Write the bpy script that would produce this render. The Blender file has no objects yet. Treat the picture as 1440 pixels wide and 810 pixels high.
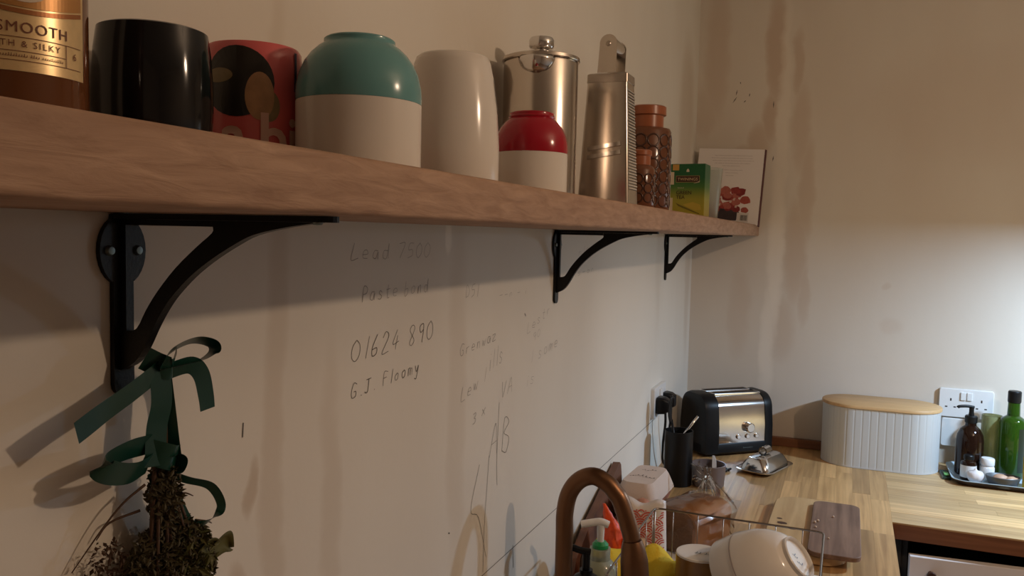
import bpy, bmesh, math, random
from mathutils import Vector, Matrix
random.seed(7)
sc = bpy.context.scene
col = sc.collection

# ------------------------------------------------------------------ camera
cam_d = bpy.data.cameras.new('camera'); cam = bpy.data.objects.new('camera', cam_d); col.objects.link(cam)
FW = Vector((-.3751, .9247, -.0655)).normalized(); UP = Vector((-.0448, .0525, .9976))
RT = FW.cross(UP).normalized(); UP = RT.cross(FW)
cam.matrix_world = Matrix(((RT.x, UP.x, -FW.x, .492), (RT.y, UP.y, -FW.y, 0), (RT.z, UP.z, -FW.z, 1.5907), (0, 0, 0, 1)))
cam_d.sensor_width = 36; cam_d.lens = 1167.6 / 1440 * 36; cam_d.clip_start = .01
sc.camera = cam
# ------------------------------------------------------------------ world, exposure
w = bpy.data.worlds.new('world'); sc.world = w; w.use_nodes = True
w.node_tree.nodes['Background'].inputs[0].default_value = (.9, .8, .7, 1)
w.node_tree.nodes['Background'].inputs[1].default_value = .03
sc.view_settings.view_transform = 'Standard'; sc.view_settings.look = 'None'
sc.view_settings.gamma = 1; sc.view_settings.use_curve_mapping = False
sc.view_settings.exposure = 0.0
CEILING_LAMP = (1.6, .95, 2.15); CEILING_W = 22; CEILING_C = (1, .72, .50)
HOOD_LAMP = (1.38, 2.31, 1.655); HOOD_W = 22; HOOD_C = (.52, .74, 1)

YB = 2.8165; ZC = .92; XC = .6148; YC = 2.157; SZ = 1.5996; ST = 1.6355; SX = .214

# ------------------------------------------------------------------ materials
MATS = {}
def nn(nt, t, **kw):
    n = nt.nodes.new(t)
    for k, v in kw.items(): setattr(n, k, v)
    return n
def mat(name, base=(.5, .5, .5), rough=.5, metal=0, spec=.5, trans=0, ior=1.45, bump=0, bscale=200, var=0, vscale=20, coat=0, stretch=(1, 1, 1), sss=0):
    if name in MATS: return MATS[name]
    m = bpy.data.materials.new(name); m.use_nodes = True; nt = m.node_tree; b = nt.nodes['Principled BSDF']
    b.inputs['Base Color'].default_value = (*base, 1); b.inputs['Roughness'].default_value = rough
    b.inputs['Metallic'].default_value = metal; b.inputs['Specular IOR Level'].default_value = spec
    b.inputs['Transmission Weight'].default_value = trans; b.inputs['IOR'].default_value = ior
    b.inputs['Coat Weight'].default_value = coat
    if var or bump:
        tc = nn(nt, 'ShaderNodeTexCoord'); mp = nn(nt, 'ShaderNodeMapping'); mp.inputs['Scale'].default_value = stretch
        nt.links.new(tc.outputs['Object'], mp.inputs[0])
    if var:
        nz = nn(nt, 'ShaderNodeTexNoise'); nz.inputs['Scale'].default_value = vscale; nz.inputs['Detail'].default_value = 5
        nt.links.new(mp.outputs[0], nz.inputs['Vector'])
        cr = nn(nt, 'ShaderNodeMixRGB'); cr.inputs[1].default_value = (*[max(0, c * (1 - var)) for c in base], 1)
        cr.inputs[2].default_value = (*[min(1, c * (1 + var)) for c in base], 1)
        nt.links.new(nz.outputs['Fac'], cr.inputs[0]); nt.links.new(cr.outputs[0], b.inputs['Base Color'])
    if bump:
        nb = nn(nt, 'ShaderNodeTexNoise'); nb.inputs['Scale'].default_value = bscale; nb.inputs['Detail'].default_value = 3
        nt.links.new(mp.outputs[0], nb.inputs['Vector'])
        bp = nn(nt, 'ShaderNodeBump'); bp.inputs['Strength'].default_value = bump; bp.inputs['Distance'].default_value = .002
        nt.links.new(nb.outputs['Fac'], bp.inputs['Height']); nt.links.new(bp.outputs[0], b.inputs['Normal'])
    MATS[name] = m; return m
def wood(name, c1, c2, axis=1, rough=.5, scale=1.0, rnd=0.0, bump=.15, ring=60, along=3):
    m = bpy.data.materials.new(name); m.use_nodes = True; nt = m.node_tree; b = nt.nodes['Principled BSDF']
    geo = nn(nt, 'ShaderNodeNewGeometry'); mp = nn(nt, 'ShaderNodeMapping')
    s = [ring * scale] * 3; s[axis] = along * scale; mp.inputs['Scale'].default_value = s
    oi = nn(nt, 'ShaderNodeObjectInfo'); ad = nn(nt, 'ShaderNodeVectorMath', operation='ADD')
    cm = nn(nt, 'ShaderNodeMath', operation='MULTIPLY'); cm.inputs[1].default_value = 37.0
    nt.links.new(oi.outputs['Random'], cm.inputs[0])
    nt.links.new(geo.outputs['Position'], ad.inputs[0])
    if rnd: nt.links.new(cm.outputs[0], ad.inputs[1])
    nt.links.new(ad.outputs[0], mp.inputs[0])
    n1 = nn(nt, 'ShaderNodeTexNoise'); n1.inputs['Scale'].default_value = 1; n1.inputs['Detail'].default_value = 6; n1.inputs['Distortion'].default_value = .6
    nt.links.new(mp.outputs[0], n1.inputs['Vector'])
    n2 = nn(nt, 'ShaderNodeTexNoise'); n2.inputs['Scale'].default_value = 6; n2.inputs['Detail'].default_value = 4
    nt.links.new(ad.outputs[0], n2.inputs['Vector'])
    mx = nn(nt, 'ShaderNodeMath', operation='ADD'); m2 = nn(nt, 'ShaderNodeMath', operation='MULTIPLY'); m2.inputs[1].default_value = .35
    nt.links.new(n2.outputs['Fac'], m2.inputs[0]); nt.links.new(n1.outputs['Fac'], mx.inputs[0]); nt.links.new(m2.outputs[0], mx.inputs[1])
    r = nn(nt, 'ShaderNodeValToRGB'); r.color_ramp.elements[0].position = .42; r.color_ramp.elements[1].position = .88
    r.color_ramp.elements[0].color = (*c1, 1); r.color_ramp.elements[1].color = (*c2, 1)
    nt.links.new(mx.outputs[0], r.inputs[0])
    out = r.outputs[0]
    if rnd:
        hs = nn(nt, 'ShaderNodeHueSaturation')
        mr = nn(nt, 'ShaderNodeMapRange'); mr.inputs[3].default_value = 1 - rnd; mr.inputs[4].default_value = 1 + rnd * .7
        nt.links.new(oi.outputs['Random'], mr.inputs[0]); nt.links.new(mr.outputs[0], hs.inputs['Value']); nt.links.new(out, hs.inputs['Color']); out = hs.outputs[0]
    nt.links.new(out, b.inputs['Base Color']); b.inputs['Roughness'].default_value = rough
    bp = nn(nt, 'ShaderNodeBump'); bp.inputs['Strength'].default_value = bump; bp.inputs['Distance'].default_value = .002
    nt.links.new(n1.outputs['Fac'], bp.inputs['Height']); nt.links.new(bp.outputs[0], b.inputs['Normal'])
    return m
def plaster(name, base, dark, stains, ax, rough=.75):
    """stains: (u, z, ru, rz, strength) on the wall plane; ax = index of the horizontal axis; negative strength = paler filler"""
    m = bpy.data.materials.new(name); m.use_nodes = True; nt = m.node_tree; b = nt.nodes['Principled BSDF']
    geo = nn(nt, 'ShaderNodeNewGeometry')
    nz = nn(nt, 'ShaderNodeTexNoise'); nz.inputs['Scale'].default_value = 11; nz.inputs['Detail'].default_value = 6
    nt.links.new(geo.outputs['Position'], nz.inputs['Vector'])
    sub = nn(nt, 'ShaderNodeVectorMath', operation='SUBTRACT'); sub.inputs[1].default_value = (.5, .5, .5)
    nt.links.new(nz.outputs['Color'], sub.inputs[0])
    scl = nn(nt, 'ShaderNodeVectorMath', operation='SCALE'); scl.inputs['Scale'].default_value = .045
    nt.links.new(sub.outputs[0], scl.inputs[0])
    wp = nn(nt, 'ShaderNodeVectorMath', operation='ADD'); nt.links.new(geo.outputs['Position'], wp.inputs[0]); nt.links.new(scl.outputs[0], wp.inputs[1])
    sep = nn(nt, 'ShaderNodeSeparateXYZ'); nt.links.new(wp.outputs[0], sep.inputs[0])
    def total(lst):
        acc = None
        for (u, z, ru, rz, s) in lst:
            sq = []
            for o, c, rr in ((sep.outputs[ax], u, ru), (sep.outputs[2], z, rz)):
                a = nn(nt, 'ShaderNodeMath', operation='SUBTRACT'); a.inputs[1].default_value = c; nt.links.new(o, a.inputs[0])
                d = nn(nt, 'ShaderNodeMath', operation='DIVIDE'); d.inputs[1].default_value = rr; nt.links.new(a.outputs[0], d.inputs[0])
                p = nn(nt, 'ShaderNodeMath', operation='POWER'); p.inputs[1].default_value = 2; nt.links.new(d.outputs[0], p.inputs[0])
                sq.append(p)
            ad = nn(nt, 'ShaderNodeMath', operation='ADD'); nt.links.new(sq[0].outputs[0], ad.inputs[0]); nt.links.new(sq[1].outputs[0], ad.inputs[1])
            mr = nn(nt, 'ShaderNodeMapRange', interpolation_type='SMOOTHSTEP'); mr.inputs[1].default_value = 1.15; mr.inputs[2].default_value = .1
            mr.inputs[3].default_value = 0; mr.inputs[4].default_value = abs(s); nt.links.new(ad.outputs[0], mr.inputs[0])
            if acc is None: acc = mr.outputs[0]
            else:
                t = nn(nt, 'ShaderNodeMath', operation='MAXIMUM'); nt.links.new(acc, t.inputs[0]); nt.links.new(mr.outputs[0], t.inputs[1]); acc = t.outputs[0]
        return acc
    big = nn(nt, 'ShaderNodeTexNoise'); big.inputs['Scale'].default_value = 2.2; big.inputs['Detail'].default_value = 4
    mpb = nn(nt, 'ShaderNodeMapping'); sv = [1.6, 1.6, .6]; mpb.inputs['Scale'].default_value = sv
    nt.links.new(geo.outputs['Position'], mpb.inputs[0]); nt.links.new(mpb.outputs[0], big.inputs['Vector'])
    r0 = nn(nt, 'ShaderNodeMapRange'); r0.inputs[1].default_value = .35; r0.inputs[2].default_value = .75; r0.inputs[4].default_value = .22
    nt.links.new(big.outputs['Fac'], r0.inputs[0])
    mxa = nn(nt, 'ShaderNodeMixRGB'); mxa.inputs[1].default_value = (*base, 1); mxa.inputs[2].default_value = (*dark, 1)
    nt.links.new(r0.outputs[0], mxa.inputs[0]); cur = mxa.outputs[0]
    for sign, c in ((1, dark), (-1, tuple(min(.9, x * 1.2) for x in base))):
        lst = [s for s in stains if s[4] * sign > 0]
        if not lst: continue
        t = total(lst); mx = nn(nt, 'ShaderNodeMixRGB'); mx.inputs[2].default_value = (*c, 1)
        nt.links.new(t, mx.inputs[0]); nt.links.new(cur, mx.inputs[1]); cur = mx.outputs[0]
    nt.links.new(cur, b.inputs['Base Color']); b.inputs['Roughness'].default_value = rough; b.inputs['Specular IOR Level'].default_value = .25
    fb = nn(nt, 'ShaderNodeTexNoise'); fb.inputs['Scale'].default_value = 40; fb.inputs['Detail'].default_value = 5
    nt.links.new(geo.outputs['Position'], fb.inputs['Vector'])
    bp = nn(nt, 'ShaderNodeBump'); bp.inputs['Strength'].default_value = .12; bp.inputs['Distance'].default_value = .004
    nt.links.new(fb.outputs['Fac'], bp.inputs['Height']); nt.links.new(bp.outputs[0], b.inputs['Normal'])
    return m

# ------------------------------------------------------------------ geometry helpers
def link(name, me, m=None, parent=None, smooth=False):
    o = bpy.data.objects.new(name, me); col.objects.link(o)
    if m is not None:
        for mm in (m if isinstance(m, (list, tuple)) else [m]): me.materials.append(mm)
    if parent is not None: o.parent = parent
    if smooth:
        me.polygons.foreach_set('use_smooth', [True] * len(me.polygons))
    return o
def bm_obj(name, bm, m=None, parent=None, smooth=False, auto=None):
    bmesh.ops.recalc_face_normals(bm, faces=bm.faces)
    if auto is not None:
        for e in bm.edges:
            e.smooth = not (len(e.link_faces) == 2 and e.calc_face_angle(0) > math.radians(auto))
        for f in bm.faces: f.smooth = True
    me = bpy.data.meshes.new(name); bm.to_mesh(me); bm.free()
    return link(name, me, m, parent, smooth)
def thing(name, label, cat, loc=(0, 0, 0), rz=0, group=None):
    o = bpy.data.objects.new(name, None); col.objects.link(o); o.location = loc; o.rotation_euler = (0, 0, rz)
    o.empty_display_size = .02
    return tag(o, label, cat, group)
def tag(o, label, cat, group=None, kind=None):
    o['label'] = label; o['category'] = cat
    if group: o['group'] = group
    if kind: o['kind'] = kind
    return o
def struct(o, label=None, cat=None):
    o['kind'] = 'structure'
    if label: o['label'] = label
    if cat: o['category'] = cat
    return o
def box(bm, x0, x1, y0, y1, z0, z1, bev=0, seg=2):
    r = bmesh.ops.create_cube(bm, size=1)
    M = Matrix.Translation(((x0 + x1) / 2, (y0 + y1) / 2, (z0 + z1) / 2)) @ Matrix.Diagonal((x1 - x0, y1 - y0, z1 - z0, 1))
    bmesh.ops.transform(bm, matrix=M, verts=r['verts'])
    if bev:
        es = {e for v in r['verts'] for e in v.link_edges}
        bmesh.ops.bevel(bm, geom=list(es), offset=bev, segments=seg, affect='EDGES', profile=.5)
def lathe(bm, prof, seg=48, c=(0, 0, 0), closed=False):
    rings = []
    for r, z in prof:
        if r < 1e-6: rings.append([bm.verts.new((c[0], c[1], c[2] + z))])
        else: rings.append([bm.verts.new((c[0] + r * math.cos(2 * math.pi * i / seg), c[1] + r * math.sin(2 * math.pi * i / seg), c[2] + z)) for i in range(seg)])
    prs = list(zip(rings, rings[1:]))
    if closed: prs.append((rings[-1], rings[0]))
    for a, b in prs:
        for i in range(seg):
            j = (i + 1) % seg
            if len(a) == 1 and len(b) == 1: continue
            if len(a) == 1: bm.faces.new((a[0], b[i], b[j]))
            elif len(b) == 1: bm.faces.new((a[i], b[0], a[j]))
            else: bm.faces.new((a[i], b[i], b[j], a[j]))
def catmull(pts, n=8):
    P = [Vector(p) for p in pts]; P = [P[0] * 2 - P[1]] + P + [P[-1] * 2 - P[-2]]; out = []
    for i in range(1, len(P) - 2):
        a, b, c, d = P[i - 1:i + 3]
        for k in range(n):
            t = k / n; out.append(.5 * ((2 * b) + (c - a) * t + (2 * a - 5 * b + 4 * c - d) * t * t + (3 * b - a - 3 * c + d) * t ** 3))
    out.append(P[-2]); return out
def tube(bm, path, r, seg=10, cap=True):
    P = [Vector(p) for p in path]; n = len(P); rr = r if isinstance(r, (list, tuple)) else [r] * n
    t0 = (P[1] - P[0]).normalized(); u = t0.orthogonal().normalized(); rings = []
    for i in range(n):
        t = (P[min(i + 1, n - 1)] - P[max(i - 1, 0)]).normalized()
        u = (u - t * u.dot(t)).normalized(); v = t.cross(u)
        rings.append([bm.verts.new(P[i] + (u * math.cos(2 * math.pi * k / seg) + v * math.sin(2 * math.pi * k / seg)) * rr[i]) for k in range(seg)])
    for a, b in zip(rings, rings[1:]):
        for k in range(seg): bm.faces.new((a[k], a[(k + 1) % seg], b[(k + 1) % seg], b[k]))
    if cap: bm.faces.new(rings[0][::-1]); bm.faces.new(rings[-1])
def prism(bm, poly, f0, f1):
    """poly: 2-D points; f0/f1 map (u,v) to 3-D for the two faces"""
    a = [bm.verts.new(f0(*p)) for p in poly]; b = [bm.verts.new(f1(*p)) for p in poly]
    bm.faces.new(a); bm.faces.new(b[::-1])
    for i in range(len(poly)):
        j = (i + 1) % len(poly); bm.faces.new((a[i], a[j], b[j], b[i]))
def rrect(w, h, r, n=6, cx=0, cy=0):
    pts = []
    for sx, sy, a0 in ((1, 1, 0), (-1, 1, 90), (-1, -1, 180), (1, -1, 270)):
        for k in range(n + 1):
            a = math.radians(a0 + 90 * k / n)
            pts.append((cx + sx * (w / 2 - r) + r * math.cos(a), cy + sy * (h / 2 - r) + r * math.sin(a)))
    return pts
def loft(bm, rings, cap0=True, cap1=True):
    R = [[bm.verts.new(p) for p in r] for r in rings]
    for a, b in zip(R, R[1:]):
        n = len(a)
        for i in range(n): bm.faces.new((a[i], a[(i + 1) % n], b[(i + 1) % n], b[i]))
    if cap0: bm.faces.new(R[0][::-1])
    if cap1: bm.faces.new(R[-1])
def one(fn, name, m, parent=None, smooth=False, auto=None):
    bm = bmesh.new(); fn(bm); return bm_obj(name, bm, m, parent, smooth, auto)
def lathe_obj(name, prof, m, parent=None, seg=48, c=(0, 0, 0), auto=35, closed=False):
    return one(lambda b: lathe(b, prof, seg, c, closed), name, m, parent, auto=auto)
def text_mesh(s, size, fn, name, m, parent, spacing=1.0, align='LEFT', bold=0):
    cu = bpy.data.curves.new('t', 'FONT'); cu.body = s; cu.size = size; cu.space_character = spacing; cu.align_x = align
    cu.resolution_u = 3; cu.offset = bold
    o = bpy.data.objects.new('t', cu); col.objects.link(o)
    dg = bpy.context.evaluated_depsgraph_get(); me = bpy.data.meshes.new_from_object(o.evaluated_get(dg))
    bpy.data.objects.remove(o); bpy.data.curves.remove(cu); me.name = name
    for v in me.vertices: v.co = fn(v.co.x, v.co.y)
    me.materials.clear()
    return link(name, me, m, parent)
def marks(widths, size, fn, name, m, parent, wavy=0):
    """print too small to read: a row of short word-like strokes"""
    bm = bmesh.new(); x = 0; rr = random.Random(len(widths) * 7 + int(size * 1e5))
    for w_ in widths:
        n = max(1, int(w_ * 2))
        for k in range(n):
            h = size * rr.choice((.45, .5, .7)); a = x + k * size * .5; b = a + size * (.34 if not wavy else .42)
            dy = wavy * size * rr.uniform(-.3, .3)
            bm.faces.new([bm.verts.new(fn(*p)) for p in ((a, dy), (b, dy + wavy * size * .2), (b, h + dy), (b - size * .12, h + dy), (b - size * .14, size * .14 + dy), (a, size * .14 + dy))])
        x += n * size * .5 + size * .4
    return bm_obj(name, bm, m, parent)
def quad_grid(bm, fn, nu, nv):
    V = [[bm.verts.new(fn(i / nu, j / nv)) for j in range(nv + 1)] for i in range(nu + 1)]
    for i in range(nu):
        for j in range(nv): bm.faces.new((V[i][j], V[i + 1][j], V[i + 1][j + 1], V[i][j + 1]))

# ------------------------------------------------------------------ palette
M_shelf = wood('pale_raw_timber', (.28, .16, .098), (.44, .28, .185), axis=1, rough=.75, ring=130, bump=.9, along=22)
M_stave_y = wood('oak_stave_lengthwise', (.34, .185, .072), (.62, .37, .155), axis=1, rough=.42, rnd=.34, ring=80)
M_stave_x = wood('oak_stave_crosswise', (.44, .26, .11), (.72, .475, .225), axis=0, rough=.42, rnd=.26, ring=80)
M_edge = wood('brown_wood_edge_shade', (.14, .05, .02), (.24, .095, .04), axis=0, rough=.45, ring=50)  # red-brown upstand wood; on worktop edges, dim warm light put into the colour
M_board = wood('pale_board_wood', (.40, .235, .10), (.60, .39, .185), axis=1, rough=.5, ring=40)
M_walnut = wood('dark_walnut', (.10, .05, .03), (.26, .15, .095), axis=1, rough=.7, ring=60)
M_bamboo = wood('bamboo_lid', (.50, .30, .13), (.66, .42, .20), axis=0, rough=.5, ring=90)
M_brownbd = wood('brown_plank', (.11, .045, .025), (.20, .09, .05), axis=1, rough=.55)
M_iron = mat('black_iron', (.006, .0055, .005), .42, spec=.3, bump=.12, bscale=400)
M_zinc = mat('worn_grey_plate', (.16, .20, .20), .4, metal=.6)
M_white = mat('white_glaze', (.74, .69, .63), .16, spec=.5)
M_teal = mat('teal_glaze', (.135, .32, .33), .2)
M_red = mat('red_glaze', (.36, .008, .022), .18)
M_blackg = mat('black_glaze', (.006, .006, .007), .1)
M_pink = mat('pink_red_glaze', (.66, .13, .13), .22, var=.12, vscale=25)
M_steel = mat('brushed_steel', (.60, .54, .48), .2, metal=1, var=.08, vscale=60, stretch=(1, 1, .05))
M_steel_d = mat('dull_steel', (.50, .45, .40), .36, metal=1)
M_chrome = mat('polished_steel', (.72, .70, .68), .12, metal=1)
M_wire = mat('wire_steel', (.26, .215, .18), .32, metal=1)
M_copper = mat('brushed_copper', (.19, .10, .055), .4, metal=1, var=.25, vscale=14)
M_blackp = mat('black_plastic', (.007, .007, .0075), .4, spec=.3)
M_whitep = mat('white_plastic', (.78, .77, .75), .35)
M_greyp = mat('grey_smoke_plastic', (.16, .12, .11), .35, var=.15)
M_ink = mat('dark_print', (.03, .02, .015), .6)
M_pencil = mat('pencil_mark', (.30, .27, .24), .8)
M_pencil2 = mat('dark_pencil_mark', (.10, .09, .08), .8)
M_glass = mat('clear_glass', (.92, .95, .92), .05, trans=1)
M_ribbon = mat('dark_green_satin', (.005, .04, .026), .3, spec=.6)
M_leaf = mat('dried_leaf', (.09, .085, .022), .6, var=.4, vscale=60)
M_foliage = mat('dried_foliage', (.065, .052, .022), .7, var=.5, vscale=80)
M_stem = mat('dried_stem', (.07, .035, .018), .7)

# ================================================================== the room
stL = [(.63, 1.35, .02, .6, .35), (.72, 1.25, .02, .25, .3), (.60, 1.36, .012, .03, .7), (.575, 1.27, .015, .03, .6), (.25, 1.50, .12, .12, .5), (.3, 1.62, .2, .1, .3),
       (2.63, 1.95, .14, .3, .55), (2.74, 1.5, .05, .35, .35), (1.02, 1.36, .035, .3, .25), (1.6, 1.3, .2, .2, .15), (2.3, 1.6, .05, .3, .2),
       (.985, 1.585, .014, .022, -.9), (1.95, 1.35, .35, .45, -.5), (2.2, 1.05, .3, .2, -.7)]
M_wallL = plaster('bare_plaster_left', (.72, .68, .605), (.49, .39, .29), stL, 1)
stB = [(.245, 2.2, .035, .22, 0.65), (.235, 1.98, .03, .10, 0.61), (.20, 1.90, .045, .08, 0.54), (.16, 1.87, .05, .03, 0.36), (.06, 2.2, .05, .25, 0.40), (.03, 2.0, .04, .1, 0.29),
       (.315, 2.15, .02, .12, 0.50), (.33, 1.95, .035, .16, 0.40), (.355, 1.75, .03, .2, 0.40), (.33, 1.55, .04, .2, 0.43), (.36, 1.42, .02, .12, 0.36), (.30, 1.3, .05, .12, 0.32), (.16, 1.35, .04, .18, 0.25),
       (.60, 1.45, .015, .012, 0.25), (.62, 1.33, .04, .03, 0.18), (.85, 2.0, .4, .2, 0.13),
       (.268, 1.55, .032, .34, -0.70), (.275, 1.95, .022, .5, -0.35), (.25, 1.25, .03, .25, -0.6)]
M_wallB = plaster('bare_plaster_back', (.69, .63, .545), (.50, .355, .25), stB, 0)
M_wallO = plaster('bare_plaster_far', (.55, .48, .41), (.42, .32, .24), [], 0)
o = struct(one(lambda b: box(b, -.1, 0, -1.6, YB + .1, 0, 2.45), 'wall_left', M_wallL), 'bare plaster wall with pencil notes behind the long shelf', 'wall'); WALL_L = o
WALL_B = struct(one(lambda b: box(b, 0, 3.0, YB, YB + .1, 0, 2.45), 'wall_back', M_wallB), 'stained bare plaster wall behind bread bin', 'wall')
struct(one(lambda b: box(b, 3.0, 3.1, -1.6, YB + .1, 0, 2.45), 'wall_right', M_wallO))
struct(one(lambda b: box(b, -.1, 3.1, -1.7, -1.6, 0, 2.45), 'wall_front', M_wallO))
struct(one(lambda b: box(b, -.1, 3.1, -1.7, YB + .1, -.1, 0), 'floor', mat('floor_boards', (.22, .14, .09), .6, var=.2)))
struct(one(lambda b: box(b, -.1, 3.1, -1.7, YB + .1, 2.45, 2.55), 'ceiling', mat('ceiling_paint', (.7, .66, .6), .9)))

# lamps the room has (out of view): ceiling lamp and cooker hood
cl = thing('ceiling_lamp', 'warm ceiling lamp on a short flex out of view to the right', 'lamp', (CEILING_LAMP[0], CEILING_LAMP[1], 2.45))
lathe_obj('ceiling_rose', [(0, 0), (.05, 0), (.045, -.02), (0, -.025)], M_whitep, cl)
one(lambda b: tube(b, [(0, 0, -.02), (0, 0, -.23)], .003), 'flex', M_whitep, cl)
lathe_obj('lamp_holder', [(0, -.22), (.018, -.22), (.018, -.255), (0, -.255)], M_whitep, cl)
ld = bpy.data.lights.new('ceiling_bulb', 'POINT'); ld.energy = CEILING_W; ld.color = CEILING_C; ld.shadow_soft_size = .03
lo = bpy.data.objects.new('ceiling_bulb', ld); col.objects.link(lo); lo.location = CEILING_LAMP
hd = thing('cooker_hood', 'steel cooker hood with a cool white lamp out of view to the right', 'cooker hood', (1.55, 2.5, 1.66))
one(lambda b: loft(b, [[(-.3, -.25, .0), (.3, -.25, .0), (.3, .315, .0), (-.3, .315, .0)], [(-.3, -.25, .05), (.3, -.25, .05), (.3, .315, .05), (-.3, .315, .05)], [(-.12, .02, .25), (.12, .02, .25), (.12, .315, .25), (-.12, .315, .25)]]), 'canopy', M_steel_d, hd)
one(lambda b: box(b, -.12, .12, .02, .315, .25, .78), 'chimney', M_steel_d, hd)
lathe_obj('lamp_rim', [(.035, 0), (.045, 0), (.045, -.003), (.035, -.003)], M_chrome, hd, c=(HOOD_LAMP[0] - 1.55, HOOD_LAMP[1] - 2.5, 0), closed=True)
hl = bpy.data.lights.new('hood_bulb', 'AREA'); hl.shape = 'DISK'; hl.size = .07; hl.energy = HOOD_W; hl.color = HOOD_C
ho = bpy.data.objects.new('hood_bulb', hl); col.objects.link(ho); ho.location = HOOD_LAMP

# ---- worktops, sink, cabinets
SK = (.07, .56, .80, 1.70)   # sink cut-out x0 x1 y0 y1
wl = thing('worktop', 'oak stave worktop along the left wall under the shelf', 'worktop', (0, 0, ZC))
def f(b):
    z0, z1 = -.04, -.004
    box(b, 0, XC, -1.55, SK[2], z0, z1); box(b, 0, SK[0], SK[2], SK[3], z0, z1); box(b, SK[1], XC, SK[2], SK[3], z0, z1); box(b, 0, XC, SK[3], YB, z0, z1)
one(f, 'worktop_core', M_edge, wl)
unit = bpy.data.meshes.new('stave'); _b = bmesh.new(); box(_b, -.5, .5, -.5, .5, -1, 0); _b.to_mesh(unit); _b.free()
unit_y = unit; unit_y.materials.append(M_stave_y); unit_x = unit.copy(); unit_x.materials.clear(); unit_x.materials.append(M_stave_x)
def stave(me, parent, x0, x1, y0, y1):
    o = bpy.data.objects.new('stave', me); col.objects.link(o); o.parent = parent; g = .0002
    o.location = ((x0 + x1) / 2, (y0 + y1) / 2, random.uniform(-.0003, .0001)); o.scale = (x1 - x0 - g, y1 - y0 - g, .0038)
nr = 14; wd = XC / nr
for i in range(nr):
    x0, x1 = i * wd, (i + 1) * wd
    spans = [(.2, YB)] if (x1 < SK[0] or x0 > SK[1]) else [(SK[3], YB)]
    for a, e in spans:
        y = e
        while y > a + .01:
            L = random.uniform(.22, .5); y2 = max(a, y - L)
            if y2 - a < .1: y2 = a
            stave(unit_y, wl, x0, x1, y2, y); y = y2
for r0 in ((0, XC, -1.55, .2), ):
    one(lambda b: box(b, r0[0], r0[1], r0[2], r0[3], -.004, 0), 'worktop_end', M_stave_y, wl)
wb = thing('worktop', 'oak stave worktop along the back wall with front edge coloured red-brown for its shade', 'worktop', (0, 0, ZC))
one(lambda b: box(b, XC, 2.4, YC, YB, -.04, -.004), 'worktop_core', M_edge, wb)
nr = 16; wd = (YB - YC) / nr
for i in range(nr):
    x = XC
    while x < 2.39:
        L = random.uniform(.16, .42); x2 = min(2.4, x + L)
        if 2.4 - x2 < .08: x2 = 2.4
        stave(unit_x, wb, x, x2, YC + i * wd, YC + (i + 1) * wd); x = x2
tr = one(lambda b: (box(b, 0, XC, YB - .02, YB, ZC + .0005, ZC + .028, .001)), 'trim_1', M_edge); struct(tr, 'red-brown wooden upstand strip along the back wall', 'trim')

cb = thing('base_cabinet', 'base cabinet carcass under the left worktop', 'cabinet', (0, 0, 0))
one(lambda b: (box(b, .02, .58, -1.5, SK[2] - .02, .1, ZC - .04), box(b, .02, .58, SK[3] + .02, 2.2, .1, ZC - .04), box(b, .02, .58, SK[2] - .02, SK[3] + .02, .1, .60)), 'body', M_whitep, cb)
cc = thing('base_cabinet', 'base cabinet with white door ajar under the back worktop', 'cabinet', (0, 0, 0))
M_dark = mat('dark_carcass', (.03, .025, .02), .8)
def f(b):
    box(b, .64, .655, 2.21, YB - .002, .1, ZC - .041); box(b, 1.285, 1.30, 2.21, YB - .002, .1, ZC - .041); box(b, .655, 1.285, YB - .02, YB - .002, .1, ZC - .041); box(b, .655, 1.285, 2.21, YB - .02, .1, .118)
    box(b, .62, .64, 2.20, 2.25, .1, ZC - .041)
one(f, 'carcass', M_dark, cc)
dr = bpy.data.objects.new('door', None)
bm = bmesh.new(); box(bm, -.62, 0, -.011, .011, .12, .852, .0015)
dr = bm_obj('door', bm, mat('white_door_paint', (.76, .70, .67), .4), cc); dr.location = (1.272, 2.192, 0); dr.rotation_euler = (0, 0, math.radians(4.5))
lathe_obj('knob', [(0, -.024), (.009, -.024), (.0105, -.019), (.006, -.011), (.005, 0), (0, 0)], mat('dark_knob', (.06, .025, .015), .4), dr, c=(0, 0, 0)).matrix_local = Matrix.Translation((-.575, -.011, .817)) @ Matrix.Rotation(math.radians(-90), 4, 'X') @ Matrix.Diagonal((1, 1, 1, 1))

sk = thing('ceramic_sink', 'white ceramic inset sink with draining board under dish rack', 'sink', (0, 0, ZC))
def f(b):
    x0, x1, y0, y1 = SK; g = .012
    box(b, x0 - g, x1 + g, y0 - g, y0 + .03, .0012, .012, .004); box(b, x0 - g, x1 + g, y1 - .03, y1 + g, .0012, .012, .004)
    box(b, x0 - g, x0 + .05, y0 + .02, y1 - .02, .0012, .0118, .004); box(b, x1 - .03, x1 + g, y0 + .02, y1 - .02, .0012, .0118, .004)
    box(b, x0 + .04, x1 - .02, 1.28, y1 - .02, -.012, .004)
    for k in range(9): box(b, x0 + .06 + k * .045, x0 + .068 + k * .045, 1.32, y1 - .05, .004, .008, .001)
    box(b, x0 + .04, x1 - .02, y0 + .02, 1.28, -.20, -.19); box(b, x0 + .04, x1 - .02, 1.265, 1.28, -.19, .0); box(b, x0 + .04, x1 - .02, y0 + .02, y0 + .035, -.19, 0)
    box(b, x0 + .04, x0 + .055, y0 + .03, 1.27, -.19, 0); box(b, x1 - .035, x1 - .02, y0 + .03, 1.27, -.19, 0)
one(f, 'basin', mat('sink_ceramic', (.70, .68, .65), .2), sk)

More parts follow.
